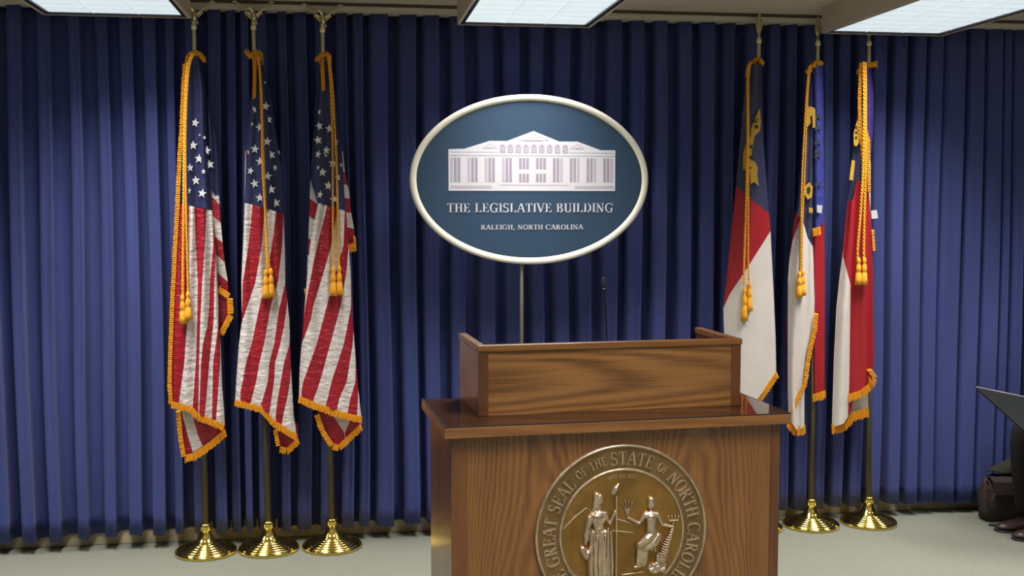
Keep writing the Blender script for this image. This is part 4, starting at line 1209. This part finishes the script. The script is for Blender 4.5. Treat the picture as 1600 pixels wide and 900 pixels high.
def skinned(name, joints, edges, m, parent, off, sub=2):
    me = bpy.data.meshes.new(name)
    me.from_pydata([tuple(Vector(j[:3])-off) for j in joints], edges, [])
    o = bpy.data.objects.new(name, me); C.objects.link(o); o.parent = parent
    sk = o.modifiers.new('skin', 'SKIN'); sk.use_smooth_shade = True
    for v, j in zip(me.skin_vertices[0].data, joints): v.radius = (j[3], j[4] if len(j) > 4 else j[3])
    me.skin_vertices[0].data[0].use_root = True
    s_ = o.modifiers.new('sub', 'SUBSURF'); s_.levels = sub; s_.render_levels = sub
    me.materials.append(m)
    dg = bpy.context.evaluated_depsgraph_get()
    m2 = bpy.data.meshes.new_from_object(o.evaluated_get(dg)); o.modifiers.clear(); o.data = m2
    for p in m2.polygons: p.use_smooth = True
    return o


hx = KX+0.44; py = 5.07; off = per.location.copy()
J = [(hx, py, .54, .13, .15), (hx+.03, py, .72, .12, .15), (hx+.03, py, .90, .12, .17), (hx+.01, py, 1.04, .10, .18), (hx-.01, py, 1.12, .055), (hx-.025, py, 1.19, .05)]
E_ = [(0, 1), (1, 2), (2, 3), (3, 4), (4, 5)]
for sgn in (-1, 1):
    k = len(J)
    J += [(hx-.02, py+.10*sgn, .53, .09), (KX+.02, py+.08*sgn, .545, .068), (KX+.03, py+.075*sgn, .30, .055), (KX+.05, py+.075*sgn, .085, .043)]
    E_ += [(0, k), (k, k+1), (k+1, k+2), (k+2, k+3)]
    k = len(J)
    J += [(hx, py+.20*sgn, 1.03, .06), (hx-.02, py+.26*sgn, .80, .048), (hx-.12, py+.20*sgn, .70, .038), (hx-.17, py+.18*sgn, .68, .030)]
    E_ += [(3, k), (k, k+1), (k+1, k+2), (k+2, k+3)]
skinned('clothed_body', J, E_, TROUS, per, off)
# head
b = MB(off)
hc = Vector((hx-.05, py, 1.30))
b.ell(hc, (.095, .075, .115), SKIN, 20, 14); b.tube([hc+Vector((.02, 0, -.16)), hc+Vector((.01, 0, -.06))], [.05, .05], SKIN, 14)
b.ell(hc+Vector((-.06, 0, -.065)), (.045, .045, .045), SKIN, 12, 8)
b.tube([hc+Vector((-.085, 0, .02)), hc+Vector((-.112, 0, -.018)), hc+Vector((-.09, 0, -.028))], [.008, .013, .009], SKIN, 8)
me = fuse(b, 'head', 0.006); head = bpy.data.objects.new('head', me); C.objects.link(head); head.parent = per
for v in me.vertices: pass
b = MB(off)
for sgn in (-1, 1):
    b.ell(hc+Vector((-.078, .032*sgn, .012)), (.012, .014, .009), SIGNP, 10, 6); b.ell(hc+Vector((-.088, .032*sgn, .012)), (.004, .006, .006), BLACK, 8, 6)
b.build('eye', head)
b = MB(off); b.tube([hc+Vector((-.088, -.022, -.055)), hc+Vector((-.098, 0, -.056)), hc+Vector((-.088, .022, -.055))], [.003, .006, .003], REDN, 8); b.build('mouth', head)
b = MB(off)
for sgn in (-1, 1): b.ell(hc+Vector((.005, .076*sgn, -.005)), (.018, .009, .03), SKIN, 10, 8)
b.build('ear', head)
b = MB(off); b.ell(hc+Vector((.022, 0, .03)), (.095, .083, .105), HAIR, 20, 12); b.build('hair', head)
for sgn in (-1, 1):
    hb = Vector((hx-.175, py+.18*sgn, .68)); JJ = [(hb.x, hb.y, hb.z, .026, .016), (hb.x-.05, hb.y, hb.z-.005, .036, .014), (hb.x-.085, hb.y, hb.z-.01, .034, .012)]
    EE = [(0, 1), (1, 2)]
    for q, (dy, ln) in enumerate(((-.027, .062), (-.009, .074), (.009, .070), (.026, .055))):
        k = len(JJ); JJ += [(hb.x-.09, hb.y+dy, hb.z-.01, .009), (hb.x-.09-ln*.55, hb.y+dy*1.1, hb.z-.014, .0085), (hb.x-.09-ln, hb.y+dy*1.15, hb.z-.028, .007)]
        EE += [(2, k), (k, k+1), (k+1, k+2)]
    k = len(JJ); JJ += [(hb.x-.04, hb.y-.036*sgn, hb.z-.005, .011), (hb.x-.075, hb.y-.055*sgn, hb.z-.012, .009)]; EE += [(1, k), (k, k+1)]
    skinned('hand', JJ, EE, SKIN, per, off, 1)
for sgn in (-1, 1):
    b = MB(off); fx_ = KX+.13; fy = py+.075*sgn
    for (zz, m_) in (((0, .018), BLACK), ((.018, .085), SHOE)):
        vs = []; fs = []
        sect = [(-.235, .018, .035), (-.20, .040, .045), (-.14, .048, .055), (-.07, .042, .075), (.0, .036, .10), (.035, .03, .09)]
        for (x, hw, hh) in sect:
            top_ = hh if m_ is SHOE else .018
            z0 = zz[0]
            for k in range(10):
                a = PI*k/9
                vs.append((fx_+x, fy+hw*math.cos(a)*(1.05 if m_ is BLACK else 1), z0+(top_-z0)*math.sin(a) if 0 < k < 9 else z0))
        for i in range(len(sect)-1):
            for k in range(9): fs.append((i*10+k, i*10+k+1, (i+1)*10+k+1, (i+1)*10+k))
            fs.append((i*10, (i+1)*10, (i+1)*10+9, i*10+9))
        fs.append(tuple(range(10))); fs.append(tuple((len(sect)-1)*10+k for k in range(10)))
        b.add(vs, fs, m_, True)
    b.build('shoe', per, label='dark brown leather shoe')
ch = thing('chair', (hx+.04, py, 0), 'dark chair under the seated person, beyond the right edge', 'chair')
co = ch.location
b = MB(co); b.box(hx-.20, hx+.24, py-.22, py+.22, .385, .415, CHAIRM); b.build('seat', ch, .01)
b = MB(co); b.box(hx+.21, hx+.24, py-.21, py+.21, .55, .88, CHAIRM); b.build('backrest', ch, .01)
for sx in (-.18, .22):
    for sy in (-.2, .2):
        b = MB(co); b.tube([(hx+sx, py+sy, 0), (hx+sx, py+sy, .388 if sx < 0 else .86)], .011, BRASSD, 8); b.build('leg', ch)
# grey board resting on the knees, reaching into view
p1 = at(1525, 605, 5.12); p2 = at(1700, 641, 4.95)
pb = at(1640, 684, 4.72)
va = (p2-p1); vb = pb-p1
vb = vb - va*(vb.dot(va)/va.length_squared)*0.35
bo = thing('tilted_board', p1, 'dark grey flat board with a thin bright upper edge, jutting in from the right edge', 'board')
nn = va.cross(vb).normalized()
if nn.z < 0: nn = -nn
b = MB(p1); q = [p1, p1+va*0.8, p1+va*0.8+vb*1.0, p1+vb]
b.add(q+[v-nn*0.008 for v in q], [(0, 1, 2, 3), (7, 6, 5, 4), (0, 4, 5, 1), (1, 5, 6, 2), (2, 6, 7, 3), (3, 7, 4, 0)], BOARD)
b.build('panel', bo)
b = MB(p1); e0, e1 = p1, p1+va*0.8
b.tube([e0+nn*.001, e1+nn*.001], 0.0038, BOARDE, 8); b.build('edge_highlight', bo, label='pale strip painting the lit upper edge of the board')
